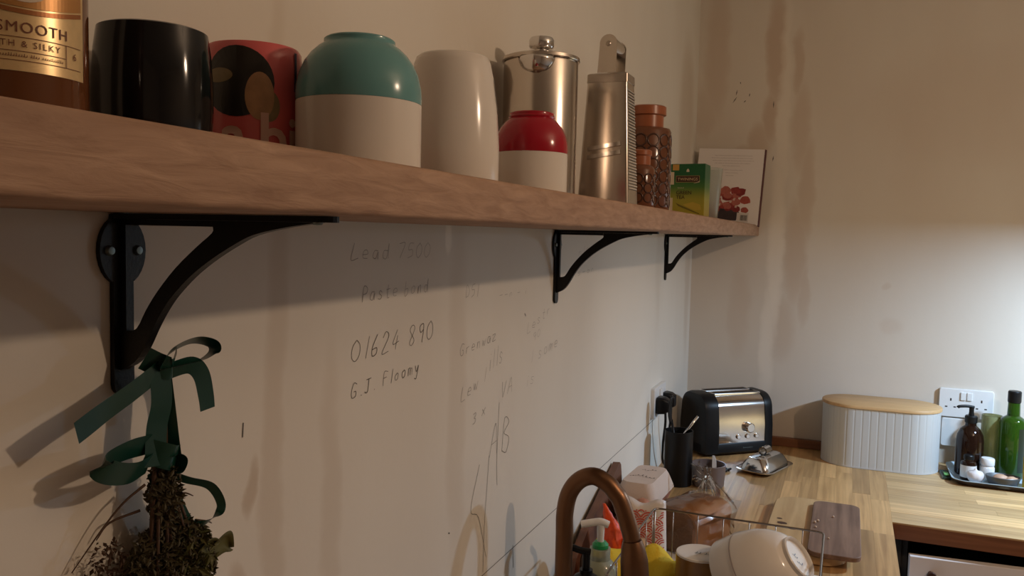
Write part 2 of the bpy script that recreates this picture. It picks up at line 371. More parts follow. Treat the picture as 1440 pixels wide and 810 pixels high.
# ================================================================== shelf + brackets
bm = bmesh.new(); box(bm, 0.0005, SX, -.9, YB - .001, SZ, ST, .004, 3)
tag(bm_obj('wall_shelf', bm, M_shelf, auto=40), 'long thick pale raw timber shelf on black brackets', 'shelf')
def bracket(y, label, first=False):
    t = thing('shelf_bracket', label, 'bracket', (0, y, SZ - .0003), group='iron brackets under the long shelf')
    def plate(b):
        pts = [(-.009, -.127)] + [(.009 * math.cos(a), -.124 + .009 * math.sin(a)) for a in [math.radians(180 + 22.5 * k) for k in range(1, 8)]] + [(.009, -.127)]
        pts = [(.009 * math.cos(math.radians(180 + 180 * k / 8)), -.124 + .009 * math.sin(math.radians(180 + 180 * k / 8))) for k in range(9)]
        pts += [(.009, -.048)] + [(.0205 * math.cos(math.radians(-62 + (124) * k / 10)), -.027 + .0255 * math.sin(math.radians(-62 + 124 * k / 10))) for k in range(11)] + [(.009, -.001), (-.009, -.001)]
        pts += [(.0205 * math.cos(math.radians(118 + (124) * k / 10)), -.027 + .0255 * math.sin(math.radians(118 + 124 * k / 10))) for k in range(11)] + [(-.009, -.048)]
        prism(b, pts, lambda u, v: (.0006, u, v), lambda u, v: (.0045, u, v))
    one(plate, 'wall_plate', M_iron, t)
    one(lambda b: prism(b, [(0.0046, -.009), (.178, -.009)] + [(.178 + .009 * math.sin(math.radians(22.5 * k)), -.009 * math.cos(math.radians(22.5 * k))) for k in range(1, 8)] + [(.178, .009), (.0046, .009)], lambda u, v: (u, v, -.0042), lambda u, v: (u, v, -.0002)), 'arm', M_iron, t)
    outer = catmull([(.176, -.0043, 0), (.163, -.006, 0), (.146, -.0085, 0), (.123, -.0135, 0), (.107, -.0205, 0), (.089, -.0302, 0), (.073, -.0406, 0), (.0609, -.0505, 0), (.0505, -.0606, 0), (.0419, -.0715, 0), (.0345, -.083, 0), (.027, -.096, 0), (.018, -.107, 0), (.0048, -.114, 0)], 3)
    inner = catmull([(.0105, -.085, 0), (.0200, -.0825, 0), (.0293, -.0683, 0), (.0401, -.0545, 0), (.0564, -.0377, 0), (.0749, -.0228, 0), (.0886, -.0128, 0), (.0895, -.0088, 0)], 3)
    poly = [(p.x, p.y) for p in outer] + [(.0048, -.012)][:0]
    def brace(b):
        o_ = [(p.x, p.y) for p in outer]; i_ = [(p.x, p.y) for p in inner]
        # closed web: outer curve, up the plate, inner opening edge, along the arm
        prism(b, o_ + [(.0048, -.085)] + i_ + [(.0897, -.0043)], lambda u, v: (u, -.0035, v), lambda u, v: (u, .0035, v))
        prism(b, [(.0048, -.085), (.0048, -.0043), (.0885, -.0043), (.0885, -.0085), (.0098, -.0085), (.0098, -.085)], lambda u, v: (u, -.003, v), lambda u, v: (u, .003, v))
    one(brace, 'brace', M_iron, t)
    for sy in (-.0125, .0125):
        s = lathe_obj('screw', [(0, .003), (.0028, .0026), (.0038, .0005), (.0038, 0), (0, 0)], M_zinc, t, seg=16)
        s.matrix_local = Matrix.Translation((.0045, sy, -.027)) @ Matrix.Rotation(math.radians(90), 4, 'Y')
    s = lathe_obj('screw', [(0, .002), (.003, .0016), (.004, 0), (0, 0)], M_zinc, t, seg=12)
    s.matrix_local = Matrix.Translation((.172, 0, -.0042)) @ Matrix.Rotation(math.radians(180), 4, 'Y')
    return t
bracket(.4516, 'nearest black iron shelf bracket with green ribbon tied to it')
bracket(1.4174, 'middle black iron shelf bracket below the box grater')
bracket(2.3775, 'farthest black iron shelf bracket near the corner')

# ================================================================== things on the shelf
# --- spirit bottle
c = (.088, .303); R = .0365
t = thing('whisky_bottle', 'amber spirit bottle with gold printed label at the left end of shelf', 'bottle', (c[0], c[1], ST))
lathe_obj('glass', [(0, .0005), (R - .004, .0005), (R, .004), (R, .165), (R - .006, .185), (.016, .215), (.0145, .225), (.0145, .275), (.016, .276), (.016, .29), (0, .29)], mat('amber_glass', (.16, .055, .018), .06, trans=.35), t)
def wrap(r, a0, z0, sl=0.0):   # text baseline start angle (deg), height
    return lambda x, y: Vector((r * math.cos(math.radians(a0) + x / r), r * math.sin(math.radians(a0) + x / r), z0 + y + sl * x))
def band(b, r0, r1, a0, a1, z0, z1, n=40):
    quad_grid(b, lambda i, j: ((r0 + .0) * math.cos(math.radians(a0 + (a1 - a0) * i)), r0 * math.sin(math.radians(a0 + (a1 - a0) * i)), z0 + (z1 - z0) * j), n, 2)
M_gold = mat('gold_label', (.78, .58, .31), .3, metal=.55, var=.12, vscale=200)
lb = one(lambda b: band(b, R + .0003, 0, -170, 25, .0278, .14), 'label', M_gold, t, smooth=True)
RR = R + .0007
text_mesh('SMOOTH', .0073, wrap(RR, -45.5, .0460), 'lettering', mat('brown_print', (.16, .055, .03), .5), lb, spacing=1.14)
text_mesh('SMOOTH & SILKY', .0043, wrap(RR, -66, .0392), 'lettering', MATS['brown_print'], lb, spacing=1.3)
marks((4, 6, 2, 5), .0022, wrap(RR, -60, .0345), 'small_print', MATS['brown_print'], lb)
text_mesh('6', .005, wrap(RR, 11, .0375), 'lettering', MATS['brown_print'], lb)
for z0 in (.0436, .0370, .0326): one(lambda b: band(b, RR, 0, -110, (20 if z0 != .037 else 4), z0, z0 + .0003), 'rule_line', MATS['brown_print'], lb)
one(lambda b: band(b, RR, 0, 4, 4.6, .0326, .0436, 2), 'rule_line', MATS['brown_print'], lb)
def arcs(b, a0, a1, zfun, h):
    quad_grid(b, lambda i, j: (RR * math.cos(math.radians(a0 + (a1 - a0) * i)), RR * math.sin(math.radians(a0 + (a1 - a0) * i)), zfun(i) + h * (j - .5)), 30, 2)
one(lambda b: arcs(b, -70, 21, lambda i: .0605 - .0045 * math.sin(math.pi * i), .0022), 'label_band', mat('bronze_print', (.35, .14, .05), .35, metal=.5), lb)
def top_panel(b): quad_grid(b, lambda i, j: (RR * math.cos(math.radians(-70 + 91 * i)), RR * math.sin(math.radians(-70 + 91 * i)), (.0625 - .0045 * math.sin(math.pi * i)) * (1 - j) + .09 * j), 30, 4)
one(top_panel, 'label_panel', mat('ochre_print', (.48, .24, .08), .35, metal=.4), lb)
def oval(b):
    n = 28; cv = b.verts.new((RR * 1.006 * math.cos(math.radians(-27)), RR * 1.006 * math.sin(math.radians(-27)), .068)); vs = []
    for k in range(n):
        a = math.radians(-27) + .3 * math.cos(2 * math.pi * k / n); vs.append(b.verts.new((RR * 1.006 * math.cos(a), RR * 1.006 * math.sin(a), .068 + .0075 * math.sin(2 * math.pi * k / n))))
    for k in range(n): b.faces.new((cv, vs[k], vs[(k + 1) % n]))
one(oval, 'label_emblem', mat('pale_print', (.62, .52, .42), .4), lb)

def handle(parent, ang, r0, z0, z1, out, m, rad=.0055):
    p = catmull([(r0 - .002, 0, z1), (r0 + out * .7, 0, z1 + .002), (r0 + out, 0, (z0 + z1) / 2 + .005), (r0 + out * .65, 0, z0), (r0 - .002, 0, z0 + .002)], 6)
    ca, sa = math.cos(math.radians(ang)), math.sin(math.radians(ang))
    return one(lambda b: tube(b, [(q.x * ca, q.x * sa, q.z) for q in p], rad, 10), 'handle', m, parent, smooth=True)
# --- black mug
t = thing('mug', 'glossy black mug between spirit bottle and pink mug', 'mug', (.06, .4259, ST))
lathe_obj('body', [(0, .0005), (.033, .0005), (.0362, .006), (.0375, .03), (.0374, .05), (.0362, .068), (.0342, .0822), (.0322, .0832), (.0315, .082), (.0335, .066), (.034, .02), (.03, .006), (0, .006)], M_blackg, t)
handle(t, 175, .036, .02, .07, .018, M_blackg, .004)
# --- pink mug
c = (.0455, .5434)
t = thing('mug', 'pink-red mug with round dark picture and pale letters', 'mug', (c[0], c[1], ST)); R = .0378
lathe_obj('body', [(0, .0005), (.033, .0005), (R - .001, .004), (R, .012), (R, .084), (R - .001, .0935), (R - .003, .0965), (R - .004, .0945), (R - .004, .01), (0, .008)], M_pink, t)
RR = R + .0004
def disc(b, a0, z0, ra, rz, n=32, r=RR):
    ar = ra / r
    rings = [[b.verts.new((r * math.cos(a0), r * math.sin(a0), z0))]]
    for q in (.2, .4, .6, .8, 1):
        rings.append([b.verts.new((r * math.cos(a0 + q * ar * math.cos(2 * math.pi * k / n)), r * math.sin(a0 + q * ar * math.cos(2 * math.pi * k / n)), z0 + q * rz * math.sin(2 * math.pi * k / n))) for k in range(n)])
    for k in range(n):
        j = (k + 1) % n; b.faces.new((rings[0][0], rings[1][k], rings[1][j])); [b.faces.new((a_[k], c_[k], c_[j], a_[j])) for a_, c_ in zip(rings[1:], rings[2:])]
D = math.radians
pc = one(lambda b: disc(b, D(-70), .0655, .0285, .0265), 'picture', mat('picture_dark', (.022, .018, .014), .3), t)
one(lambda b: disc(b, D(-44), .055, .011, .018, r=RR + .0002), 'picture_patch', mat('picture_tan', (.42, .24, .12), .4, var=.4, vscale=90), pc)
one(lambda b: disc(b, D(-92), .070, .012, .0055, r=RR + .0002), 'picture_patch', mat('picture_olive', (.24, .18, .09), .4, var=.4, vscale=90), pc)
one(lambda b: disc(b, D(-34), .048, .009, .012, r=RR + .0001), 'picture_patch', MATS['picture_olive'], pc)
M_letter = mat('pale_letter', (.66, .42, .34), .35)
text_mesh('bi', .048, wrap(RR + .0008, -46, .009), 'lettering', M_letter, t, bold=.0009)
text_mesh('a', .048, wrap(RR + .0008, -88, .009), 'lettering', M_letter, t, bold=.0009)
one(lambda b: band(b, RR, 0, 2, 7, .062, .092, 3), 'printed_mark', mat('navy_print', (.04, .02, .06), .3), t)
handle(t, 95, .0375, .025, .08, .022, M_pink, .005)
# --- two-tone inverted mugs
def two_tone(name, label, loc, R, H, zb, rt, m, hang):
    t = thing(name, label, 'mug', loc, group='two-tone mugs standing upside down')
    lathe_obj('body', [(R - .0035, .0015), (R - .0015, .0005), (R, .002), (R, zb), (R - .004, zb), (R - .004, .003)], M_white, t, closed=True, auto=40)
    zs = H - zb
    prof = [(R, zb + .0002), (R + .0002, zb + .1 * zs), (R - .0004, zb + .26 * zs), (R - .0026, zb + .45 * zs), (R - .0062, zb + .61 * zs), (R - .0112, zb + .75 * zs), (R - .0165, zb + .85 * zs), (rt + .0012, H - .0052), (rt, H - .004), (rt, H - .0012), (rt - .0015, H), (rt - .005, H - .001), (rt - .006, H - .005), (0, H - .005)]
    lathe_obj('glaze', prof, m, t, auto=50)
    handle(t, hang, R - .002, .02, zb + .01, .024, M_white, .005)
    return t
two_tone('mug', 'large teal and white mug upside down between pink mug and white mug', (.13, .5651, ST), .0487, .1035, .0535, .0275, M_teal, 150)
two_tone('mug', 'red and white mug upside down in front of steel cafetiere', (.14, .9178, ST), .043, .096, .0485, .0262, M_red, 120)
# --- tall white mug
t = thing('mug', 'tall plain white tapering mug upside down beside teal mug', 'mug', (.11, .7687, ST))
lathe_obj('body', [(.0445, .001), (.0475, .0008), (.0487, .004), (.0487, .043), (.0462, .079), (.0420, .110), (.0390, .1245), (.0368, .1302), (.034, .1325), (.029, .133), (.028, .130), (0, .130)], M_white, t)
handle(t, 100, .046, .03, .1, .026, M_white, .006)
one(lambda b: quad_grid(b, lambda i, j: ((.0468 - .0045 * j) * math.cos(D(16 + 8 * i)) * 1.012, (.0468 - .0045 * j) * math.sin(D(16 + 8 * i)) * 1.012, .075 + .035 * j), 4, 4), 'printed_mark', mat('navy_print2', (.05, .04, .05), .3), t)
# --- cafetiere
c = (.068, 1.1378); R = .0535
t = thing('cafetiere', 'brushed steel cafetiere with knobbed lid behind red mug', 'cafetiere', (c[0], c[1], ST))
lathe_obj('body', [(0, .0005), (R - .002, .0005), (R, .003), (R, .197), (R - .001, .2005), (R - .003, .2005), (R - .003, .01), (0, .008)], M_steel, t)
lathe_obj('lid', [(0, .2006), (R + .0015, .2008), (R + .0025, .202), (R + .002, .2062), (R - .004, .2085), (.025, .2095), (0, .210)], M_steel, t)
lathe_obj('knob', [(.010, .209), (.0095, .2185), (.011, .220), (.0165, .221), (.018, .2235), (.018, .2325), (.016, .236), (0, .237)], M_chrome, t, c=(0, 0, 0))
def spout(b):
    a0 = D(-77); n = 12; rows = []
    for j in range(7):
        q = j / 6; hw = .50 * math.sqrt(max(0, 1 - (q * .99) ** 2)); row = []
        for k in range(n + 1):
            s = -1 + 2 * k / n; a = a0 + s * hw; ex = .012 * math.sqrt(max(0, 1 - q * q)) * math.cos(s * math.pi / 2)
            row.append(b.verts.new(((R + .0004 + ex) * math.cos(a), (R + .0004 + ex) * math.sin(a),   .2000 - .023 * q)))
        rows.append(row)
    for a_, b_ in zip(rows, rows[1:]):
        for k in range(n): b.faces.new((a_[k], a_[k + 1], b_[k + 1], b_[k]))
sp = one(spout, 'spout', M_chrome, t, smooth=True); md = sp.modifiers.new('thick', 'SOLIDIFY'); md.thickness = .001
handle(t, 92, R, .04, .19, .035, M_steel_d, .006)
# --- box grater
t = thing('box_grater', 'steel box grater with roller handle', 'grater', (.1322, 1.2825, ST))
def gr(z, gx=0):   # half sizes at height
    q = z / .205; return (.0412 + (.0315 - .0412) * q, .0325 + (.023 - .0325) * q)
def f(b):
    rings = []
    for z in (.0006, .195):
        hx, hy = gr(z); rings.append([(x, y, z) for x, y in rrect(2 * hx, 2 * hy, .004, 4)])
    loft(b, rings)
one(f, 'body', M_steel, t, auto=30)
def f(b):
    hx, hy = gr(.195); loft(b, [[(x, y, z) for x, y in rrect(2 * hx + e, 2 * hy + e, .004, 4)] for z, e in ((.192, .0018), (.2045, .0012), (.2062, -.003))])
one(f, 'top_cap', M_steel_d, t, auto=30)
def f(b):
    nz, ny = 34, 7
    for i in range(nz):
        z = .028 + i * .155 / nz; hx, hy = gr(z)
        for j in range(ny + (i % 2)):
            y = (j - (ny - 1 + (i % 2)) / 2) / ny * 2 * (hy - .006)
            for dz, s in ((0, 1),):
                v = [b.verts.new((hx + .0002, y - .0021, z)), b.verts.new((hx + .0002, y + .0021, z)), b.verts.new((hx + .0017, y, z + .0004)), b.verts.new((hx + .0002, y, z + .0030))]
                b.faces.new((v[0], v[1], v[2])); b.faces.new((v[1], v[3], v[2])); b.faces.new((v[3], v[0], v[2]))
o = one(f, 'grating_teeth', M_chrome, t); o['kind'] = 'stuff'
def f(b):
    nz, ny = 34, 7
    for i in range(nz):
        z = .028 + i * .155 / nz; hx, hy = gr(z)
        for j in range(ny + (i % 2)):
            y = (j - (ny - 1 + (i % 2)) / 2) / ny * 2 * (hy - .006)
            b.faces.new([b.verts.new((hx + .0003, y + dy, z + dz)) for dy, dz in ((-.0022, -.0001), (0, -.0016), (.0022, -.0001), (0, .0008))])
o = one(f, 'grating_holes', M_ink, t); o['kind'] = 'stuff'
for zc_, hh in ((.094, .0075), (.081, .0075)):
    def f(b):
        hx, hy = gr(zc_); w = hx * .72
        y0 = -hy
        pts = [(-w, zc_ - hh - .003), (w, zc_ - hh + .005), (w, zc_ + hh + .002), (-w, zc_ + hh - .006)]
        prism(b, [(-w, zc_ - .009), (w, zc_ - .001), (w * .97, zc_ + .005), (-w, zc_ - .003)], lambda u, v: (u, y0 + .004, v), lambda u, v: (u, y0 - .0030, v + .001))
    one(f, 'slicing_blade', M_chrome, t)
one(lambda b: box(b, -.0105, .0105, -.0272, -.0255, .022, .15), 'blade_strip', M_steel, t) if False else None
for sy in (-1, 1):
    def f(b):
        w = .0145
        pts = [(-w, .206), (w, .206), (w + .001, .249)] + [(.002 + .0138 * math.cos(D(a)), .250 + .0138 * math.sin(D(a))) for a in range(0, 181, 20)] + [(-w + .003, .249)]
        prism(b, pts, lambda u, v: (u, sy * .0265, v), lambda u, v: (u, sy * .0285, v))
    one(f, 'handle_bracket', M_steel, t)
def f(b): tube(b, [(.002, -.0262, .2495), (.002, .0262, .2495)], .0128, 28)
one(f, 'handle_roller', M_chrome, t, auto=40)
o = lathe_obj('rivet', [(0, .0015), (.003, .001), (.004, 0), (0, 0)], M_steel_d, t, seg=14); o.matrix_local = Matrix.Translation((.002, -.0285, .2495)) @ Matrix.Rotation(math.radians(90), 4, 'X')
# --- brown storage jars
M_jar = mat('brown_jar_glaze', (.15, .055, .025), .16, var=.3, vscale=30)
M_ring = mat('brown_relief_glaze', (.07, .030, .018), .18)
M_jarlid = mat('terracotta_glaze', (.33, .105, .045), .3)
def jar(label, loc, R, hb, neck, rows, n, ring_r):
    t = thing('storage_jar', label, 'jar', loc, group='brown patterned jars')
    lathe_obj('body', [(0, .0005), (R - .002, .0005), (R, .004), (R, hb - .006), (R - .003, hb), (neck[0], hb + .003)], M_jar, t)
    lathe_obj('lid', [(neck[0], hb + .0032), (neck[0], neck[1]), (neck[2], neck[1] + .002), (neck[2], neck[3]), (neck[2] - .003, neck[3] + .002), (0, neck[3] + .002)], M_jarlid, t)
    def f(b):
        for i in range(rows):
            z0 = .013 + (hb - .026) * (i + .5) / rows
            for j in range(n):
                a0 = 2 * math.pi * (j + .5 * (i % 2) * 0) / n; m = 18; pr = []
                for k in range(m):
                    th = 2 * math.pi * k / m; q = []
                    for (dr, h) in ((-.16, 0), (-.08, .0012), (.08, .0012), (.16, 0)):
                        rr = ring_r * (1 + dr); a = a0 + rr * math.cos(th) / R
                        q.append(b.verts.new(((R + .0001 + h) * math.cos(a), (R + .0001 + h) * math.sin(a), z0 + rr * math.sin(th))))
                    pr.append(q)
                for k in range(m):
                    for s in range(3): b.faces.new((pr[k][s], pr[(k + 1) % m][s], pr[(k + 1) % m][s + 1], pr[k][s + 1]))
    one(f, 'relief_rings', M_ring, t, smooth=True)
jar('tall brown glazed jar with ring relief and terracotta lid', (.11, 1.6295, ST), .0482, .165, (.0325, .190, .0373, .2075), 6, 12, .0115)
jar('small brown ring-patterned jar in front of the tall one', (.15, 1.4151, ST), .0266, .074, (.0185, .092, .0205, .101), 3, 9, .0082)
# --- tea box
t = thing('tea_box', 'green and yellow cardboard box of green tea bags', 'box', (.1225, 2.02, ST), rz=math.radians(-2))
W2, DB, HB = .0415, .062, .1315
m = bpy.data.materials.new('tea_box_card'); m.use_nodes = True; nt = m.node_tree; b_ = nt.nodes['Principled BSDF']; b_.inputs['Roughness'].default_value = .45
tcn = nn(nt, 'ShaderNodeTexCoord'); spx = nn(nt, 'ShaderNodeSeparateXYZ'); nt.links.new(tcn.outputs['Object'], spx.inputs[0])
mr = nn(nt, 'ShaderNodeMapRange'); mr.inputs[1].default_value = 0; mr.inputs[2].default_value = HB; nt.links.new(spx.outputs[2], mr.inputs[0])
rp = nn(nt, 'ShaderNodeValToRGB'); rp.color_ramp.elements[0].color = (.42, .33, .03, 1); rp.color_ramp.elements[1].color = (.008, .10, .03, 1)
e_ = rp.color_ramp.elements.new(.35); e_.color = (.33, .31, .035, 1); e_ = rp.color_ramp.elements.new(.58); e_.color = (.06, .17, .03, 1); rp.color_ramp.elements[-1].position = .75
nt.links.new(mr.outputs[0], rp.inputs[0]); nt.links.new(rp.outputs[0], b_.inputs['Base Color'])
one(lambda b: box(b, -W2, W2, 0, DB, .0005, HB, .0008, 1), 'carton', m, t)
fr = lambda x0, z0, d=.0006: (lambda x, y: Vector((x0 + x, -d, z0 + y)))
def flat(name, x0, x1, z0, z1, m, d=.0004, par=None): return one(lambda b: box(b, x0, x1, -d, -.0001, z0, z1), name, m, par if par else t)
M_tg = mat('tea_gold', (.40, .27, .10), .4); M_td = mat('tea_dark', (.05, .02, .012), .5); M_tw = mat('tea_cream', (.62, .52, .38), .5)
flat('brand_panel', -.0285, .0285, .087, .103, M_tg); flat('brand_panel', -.0275, .0275, .088, .102, M_td, .0006)
text_mesh('TWININGS', .0098, fr(0, .0915, .0009), 'lettering', mat('tea_lettering', (.66, .50, .27), .4), t, align='CENTER', spacing=1.02)
text_mesh('GREEN', .0125, fr(-.027, .0585), 'lettering', M_td, t, spacing=.95); text_mesh('TEA', .0125, fr(-.027, .0475), 'lettering', M_td, t, spacing=.95)
marks((4,), .004, fr(-.024, .073), 'small_print', M_tw, t)
flat('corner_flash', -.037, -.0215, .116, .130, mat('tea_orange', (.5, .28, .06), .4)); flat('side_emblem', -.0412, -.033, .082, .112, M_tw)
flat('side_emblem', -.0412, -.035, .02, .05, M_tw)
one(lambda b: prism(b, [(-.0035, .112), (.0035, .112), (.003, .117), (0, .120), (-.003, .117)], lambda u, v: (u, -.0001, v), lambda u, v: (u, -.0006, v)), 'crest', M_tw, t)
one(lambda b: prism(b, [(.014, .0845), (.028, .087), (.030, .091), (.024, .086)], lambda u, v: (u, -.0007, v), lambda u, v: (u, -.0010, v)), 'ribbon_mark', M_tw, t)
one(lambda b: prism(b, [(-.028, .038), (.0, .026), (.030, .013), (.032, .010), (.0, .022), (-.02, .030)], lambda u, v: (u, -.0001, v), lambda u, v: (u, -.0006, v)), 'leaf_mark', mat('tea_olive', (.16, .13, .02), .5), t)
one(lambda b: prism(b, [(-.01, .034), (.014, .040), (.032, .034), (.034, .022), (.02, .020), (.0, .028)], lambda u, v: (u, -.0001, v), lambda u, v: (u, -.0004, v)), 'leaf_mark', mat('tea_yellow', (.48, .36, .05), .5), t)
# --- clear tumbler
t = thing('glass_tumbler', 'clear flared glass tumbler between tea box and book', 'glass', (.118, 2.37, ST))
lathe_obj('vessel', [(0, .0005), (.024, .0005), (.026, .004), (.0375, .147), (.0368, .148), (.0355, .147), (.0243, .012), (0, .009)], mat('cloudy_glass', (.80, .84, .80), .15, trans=.85), t)
# --- cookbook
t = thing('cookbook', 'white cookbook with red food photograph leaning in the corner', 'book', (.115, 2.725, ST + .001))
t.rotation_euler = (math.radians(-11), math.radians(2.2), 0)
BW, BH = .1045, .247
M_cover = mat('book_cover', (.78, .73, .70), .45); M_page = mat('book_pages', (.55, .45, .33), .8); M_spine = mat('book_spine', (.10, .035, .035), .5)
one(lambda b: box(b, -BW, BW - .001, 0, .0025, 0, BH, .0006, 1), 'back_cover', M_cover, t)
one(lambda b: box(b, -BW, BW - .001, .0195, .022, 0, BH, .0006, 1), 'front_cover', M_cover, t)
one(lambda b: box(b, -BW + .004, BW - .006, .0026, .0194, .004, BH - .004), 'pages', M_page, t)
one(lambda b: loft(b, [[(BW - .0005 + dx, y, z) for dx, y in ((0, 0), (.003, .003), (.004, .011), (.003, .019), (0, .022), (-.002, .022), (-.002, 0))] for z in (0, BH)]), 'spine', M_spine, t)
M_txt = mat('grey_print', (.22, .18, .17), .6)
for k, (xa, xb) in enumerate(((-.052, .064), (-.062, .064), (-.058, .066), (-.05, .06), (-.026, .03))):
    z0 = .224 - k * .0085
    marks([(4, 6, 3, 5, 4, 6, 3, 7), (6, 3, 7, 4, 5, 3, 6, 8), (5, 6, 4, 3, 7, 5, 4, 6, 2), (3, 7, 5, 4, 6, 3, 8), (5, 3, 6, 4)][k], .0029, fr(xa, z0, .0004), 'small_print', M_txt, t)
for k, ws in enumerate(((5, 3, 6, 4), (4, 3, 6), (3, 5))):
    marks(ws, .0030, fr(-.018 + k * .003, .176 - k * .009, .0004), 'small_print', M_txt, t)
ph = one(lambda b: prism(b, [(-.075, .012), (.034, .012), (.045, .035), (.03, .057), (-.075, .06)], lambda u, v: (u, -.0001, v), lambda u, v: (u, -.0005, v)), 'photo_bowl', mat('photo_dark', (.035, .022, .025), .4, var=.5, vscale=60), t)
M_reds = [mat('photo_red_%d' % k, c_, .4, var=.35, vscale=120) for k, c_ in enumerate(((.30, .035, .03), (.36, .07, .05), (.22, .02, .02), (.42, .12, .09)))]
rnd = random.Random(3)
for k in range(44):
    cx_ = rnd.uniform(-.062, .066); cz_ = rnd.uniform(.045, .112 if cx_ < .045 else .085); r_ = rnd.uniform(.010, .018)
    pts = [(cx_ + r_ * (1 + .2 * rnd.uniform(-1, 1)) * math.cos(2 * math.pi * q / 11), cz_ + r_ * .75 * (1 + .2 * rnd.uniform(-1, 1)) * math.sin(2 * math.pi * q / 11)) for q in range(11)]
    d0 = .0006 + k * .00002
    one(lambda b: prism(b, pts, lambda u, v: (u, -.0001, v), lambda u, v: (u, -d0, v)), 'photo_piece', M_reds[k % 4], t)
for (cx_, cz_) in ((.012, .073), (.022, .081), (-.022, .062), (.03, .058)):
    one(lambda b: prism(b, [(cx_ - .004, cz_ - .003), (cx_ + .002, cz_ - .005), (cx_ + .005, cz_ + .004), (cx_ - .001, cz_ + .004)], lambda u, v: (u, -.0001, v), lambda u, v: (u, -.0015, v)), 'photo_piece', mat('photo_pale', (.6, .45, .38), .5), t)
bc = one(lambda b: box(b, .036, .072, -.0016, -.0001, .008, .038), 'barcode_panel', mat('paper_white', (.62, .58, .54), .6), t)
x = .047
for k in range(12):
    wv = rnd.choice((.0006, .0010, .0014)); one(lambda b: box(b, x, x + wv, -.0019, -.0016, .013, .031), 'barcode_bar', M_ink, bc); x += wv + rnd.choice((.0006, .001))

# ================================================================== dried bunch with ribbons on nearest bracket
t = thing('dried_bunch', 'dried flower bunch tied with dark green satin ribbon to nearest bracket', 'dried flowers', (.023, .467, 1.412))
off = Vector((-.045, -.445, -1.42))
def ribbon(pts, wv, hw=.0082, name='ribbon', n=8, tw=None):
    P = [p + off for p in catmull(pts, n)]; N = len(P); bm = bmesh.new(); rows = []
    for i, p in enumerate(P):
        q = i / (N - 1); v = Vector(wv) if tw is None else Vector(wv).lerp(Vector(tw), q)
        tg = (P[min(i + 1, N - 1)] - P[max(0, i - 1)]).normalized(); v = (v - tg * v.dot(tg)).normalized()
        rows.append((bm.verts.new(p - v * hw), bm.verts.new(p), bm.verts.new(p + v * hw)))
    for a, b in zip(rows, rows[1:]):
        for k in (0, 1): bm.faces.new((a[k], b[k], b[k + 1], a[k + 1]))
    return bm_obj(name, bm, M_ribbon, t, smooth=True)
ribbon([(.055, .4336, 1.4939), (.058, .4075, 1.4838), (.062, .3805, 1.4752), (.062, .3583, 1.4652)], (.2, .2, 1), .0088, 'ribbon_tail')
ribbon([(.06, .430, 1.4960), (.06, .4397, 1.5075), (.062, .4598, 1.5136), (.064, .4761, 1.5103), (.063, .4805, 1.5034), (.06, .4703, 1.4974), (.058, .4543, 1.4964), (.055, .4319, 1.4954)], (.55, -.35, .55), .0062, 'ribbon_loop', tw=(.9, .3, .1))
ribbon([(.05, .4336, 1.4904), (.055, .4447, 1.4927), (.060, .4597, 1.4950), (.0615, .4690, 1.4868), (.062, .4735, 1.470), (.062, .4752, 1.4588)], (.35, .1, .9), .0068, 'ribbon_tail', tw=(.15, 1, 0))
ribbon([(.056, .4336, 1.4979), (.056, .4353, 1.4713), (.054, .4325, 1.4521), (.054, .4309, 1.4245)], (.2, 1, 0), .0085, 'ribbon_tail')
ribbon([(.052, .44, 1.493), (.052, .4443, 1.4646), (.052, .4481, 1.4383), (.052, .4513, 1.4195)], (.6, .35, 0), .0062, 'ribbon_tail')
ribbon([(.05, .4300, 1.4405), (.055, .4042, 1.4424), (.062, .3774, 1.4401), (.063, .3834, 1.4332), (.058, .4068, 1.4263), (.05, .4297, 1.4265)], (.35, .2, .9), .0085, 'ribbon_loop')
ribbon([(.054, .4425, 1.4285), (.056, .4480, 1.4290), (.057, .4527, 1.4244), (.055, .4513, 1.4168), (.053, .446, 1.4155), (.054, .442, 1.421)], (1, .1, .2), .006, 'ribbon_loop', 6)
ribbon([(.05, .4492, 1.4134), (.052, .4643, 1.405), (.055, .486, 1.3945), (.056, .4967, 1.3774), (.055, .4921, 1.3688), (.052, .4771, 1.3661), (.05, .4613, 1.3744), (.048, .4525, 1.3928), (.047, .444, 1.4163)], (.6, .25, .5), .0035, 'ribbon_loop', tw=(.2, .9, .3))
ribbon([(.047, .440, 1.4200), (.047, .4505, 1.395), (.047, .462, 1.372), (.045, .476, 1.352)], (.15, .9, .4), .0095, 'ribbon_tail')
ribbon([(.050, .4255, 1.5040), (.056, .433, 1.4985), (.060, .441, 1.4955), (.055, .449, 1.5045)], (.2, .1, 1), .0085, 'ribbon_knot')
ribbon([(.050, .427, 1.436), (.056, .435, 1.432), (.058, .444, 1.428), (.054, .452, 1.426)], (.2, .1, 1), .0095, 'ribbon_knot')
rs = random.Random(5)
for k in range(9):
    a = (.05 + rs.uniform(-.006, .006), .440 + rs.uniform(-.008, .01), 1.485 + rs.uniform(-.02, .012)); e = (.047 + rs.uniform(-.015, .015), .45 + rs.uniform(-.03, .03), 1.335)
    mid = (.048, .441 + rs.uniform(-.004, .006), 1.43)
    one(lambda b: tube(b, [Vector(p) + off for p in catmull([a, mid, e], 6)], .0012 + .0006 * rs.random(), 6), 'stem', M_stem, t, smooth=True)
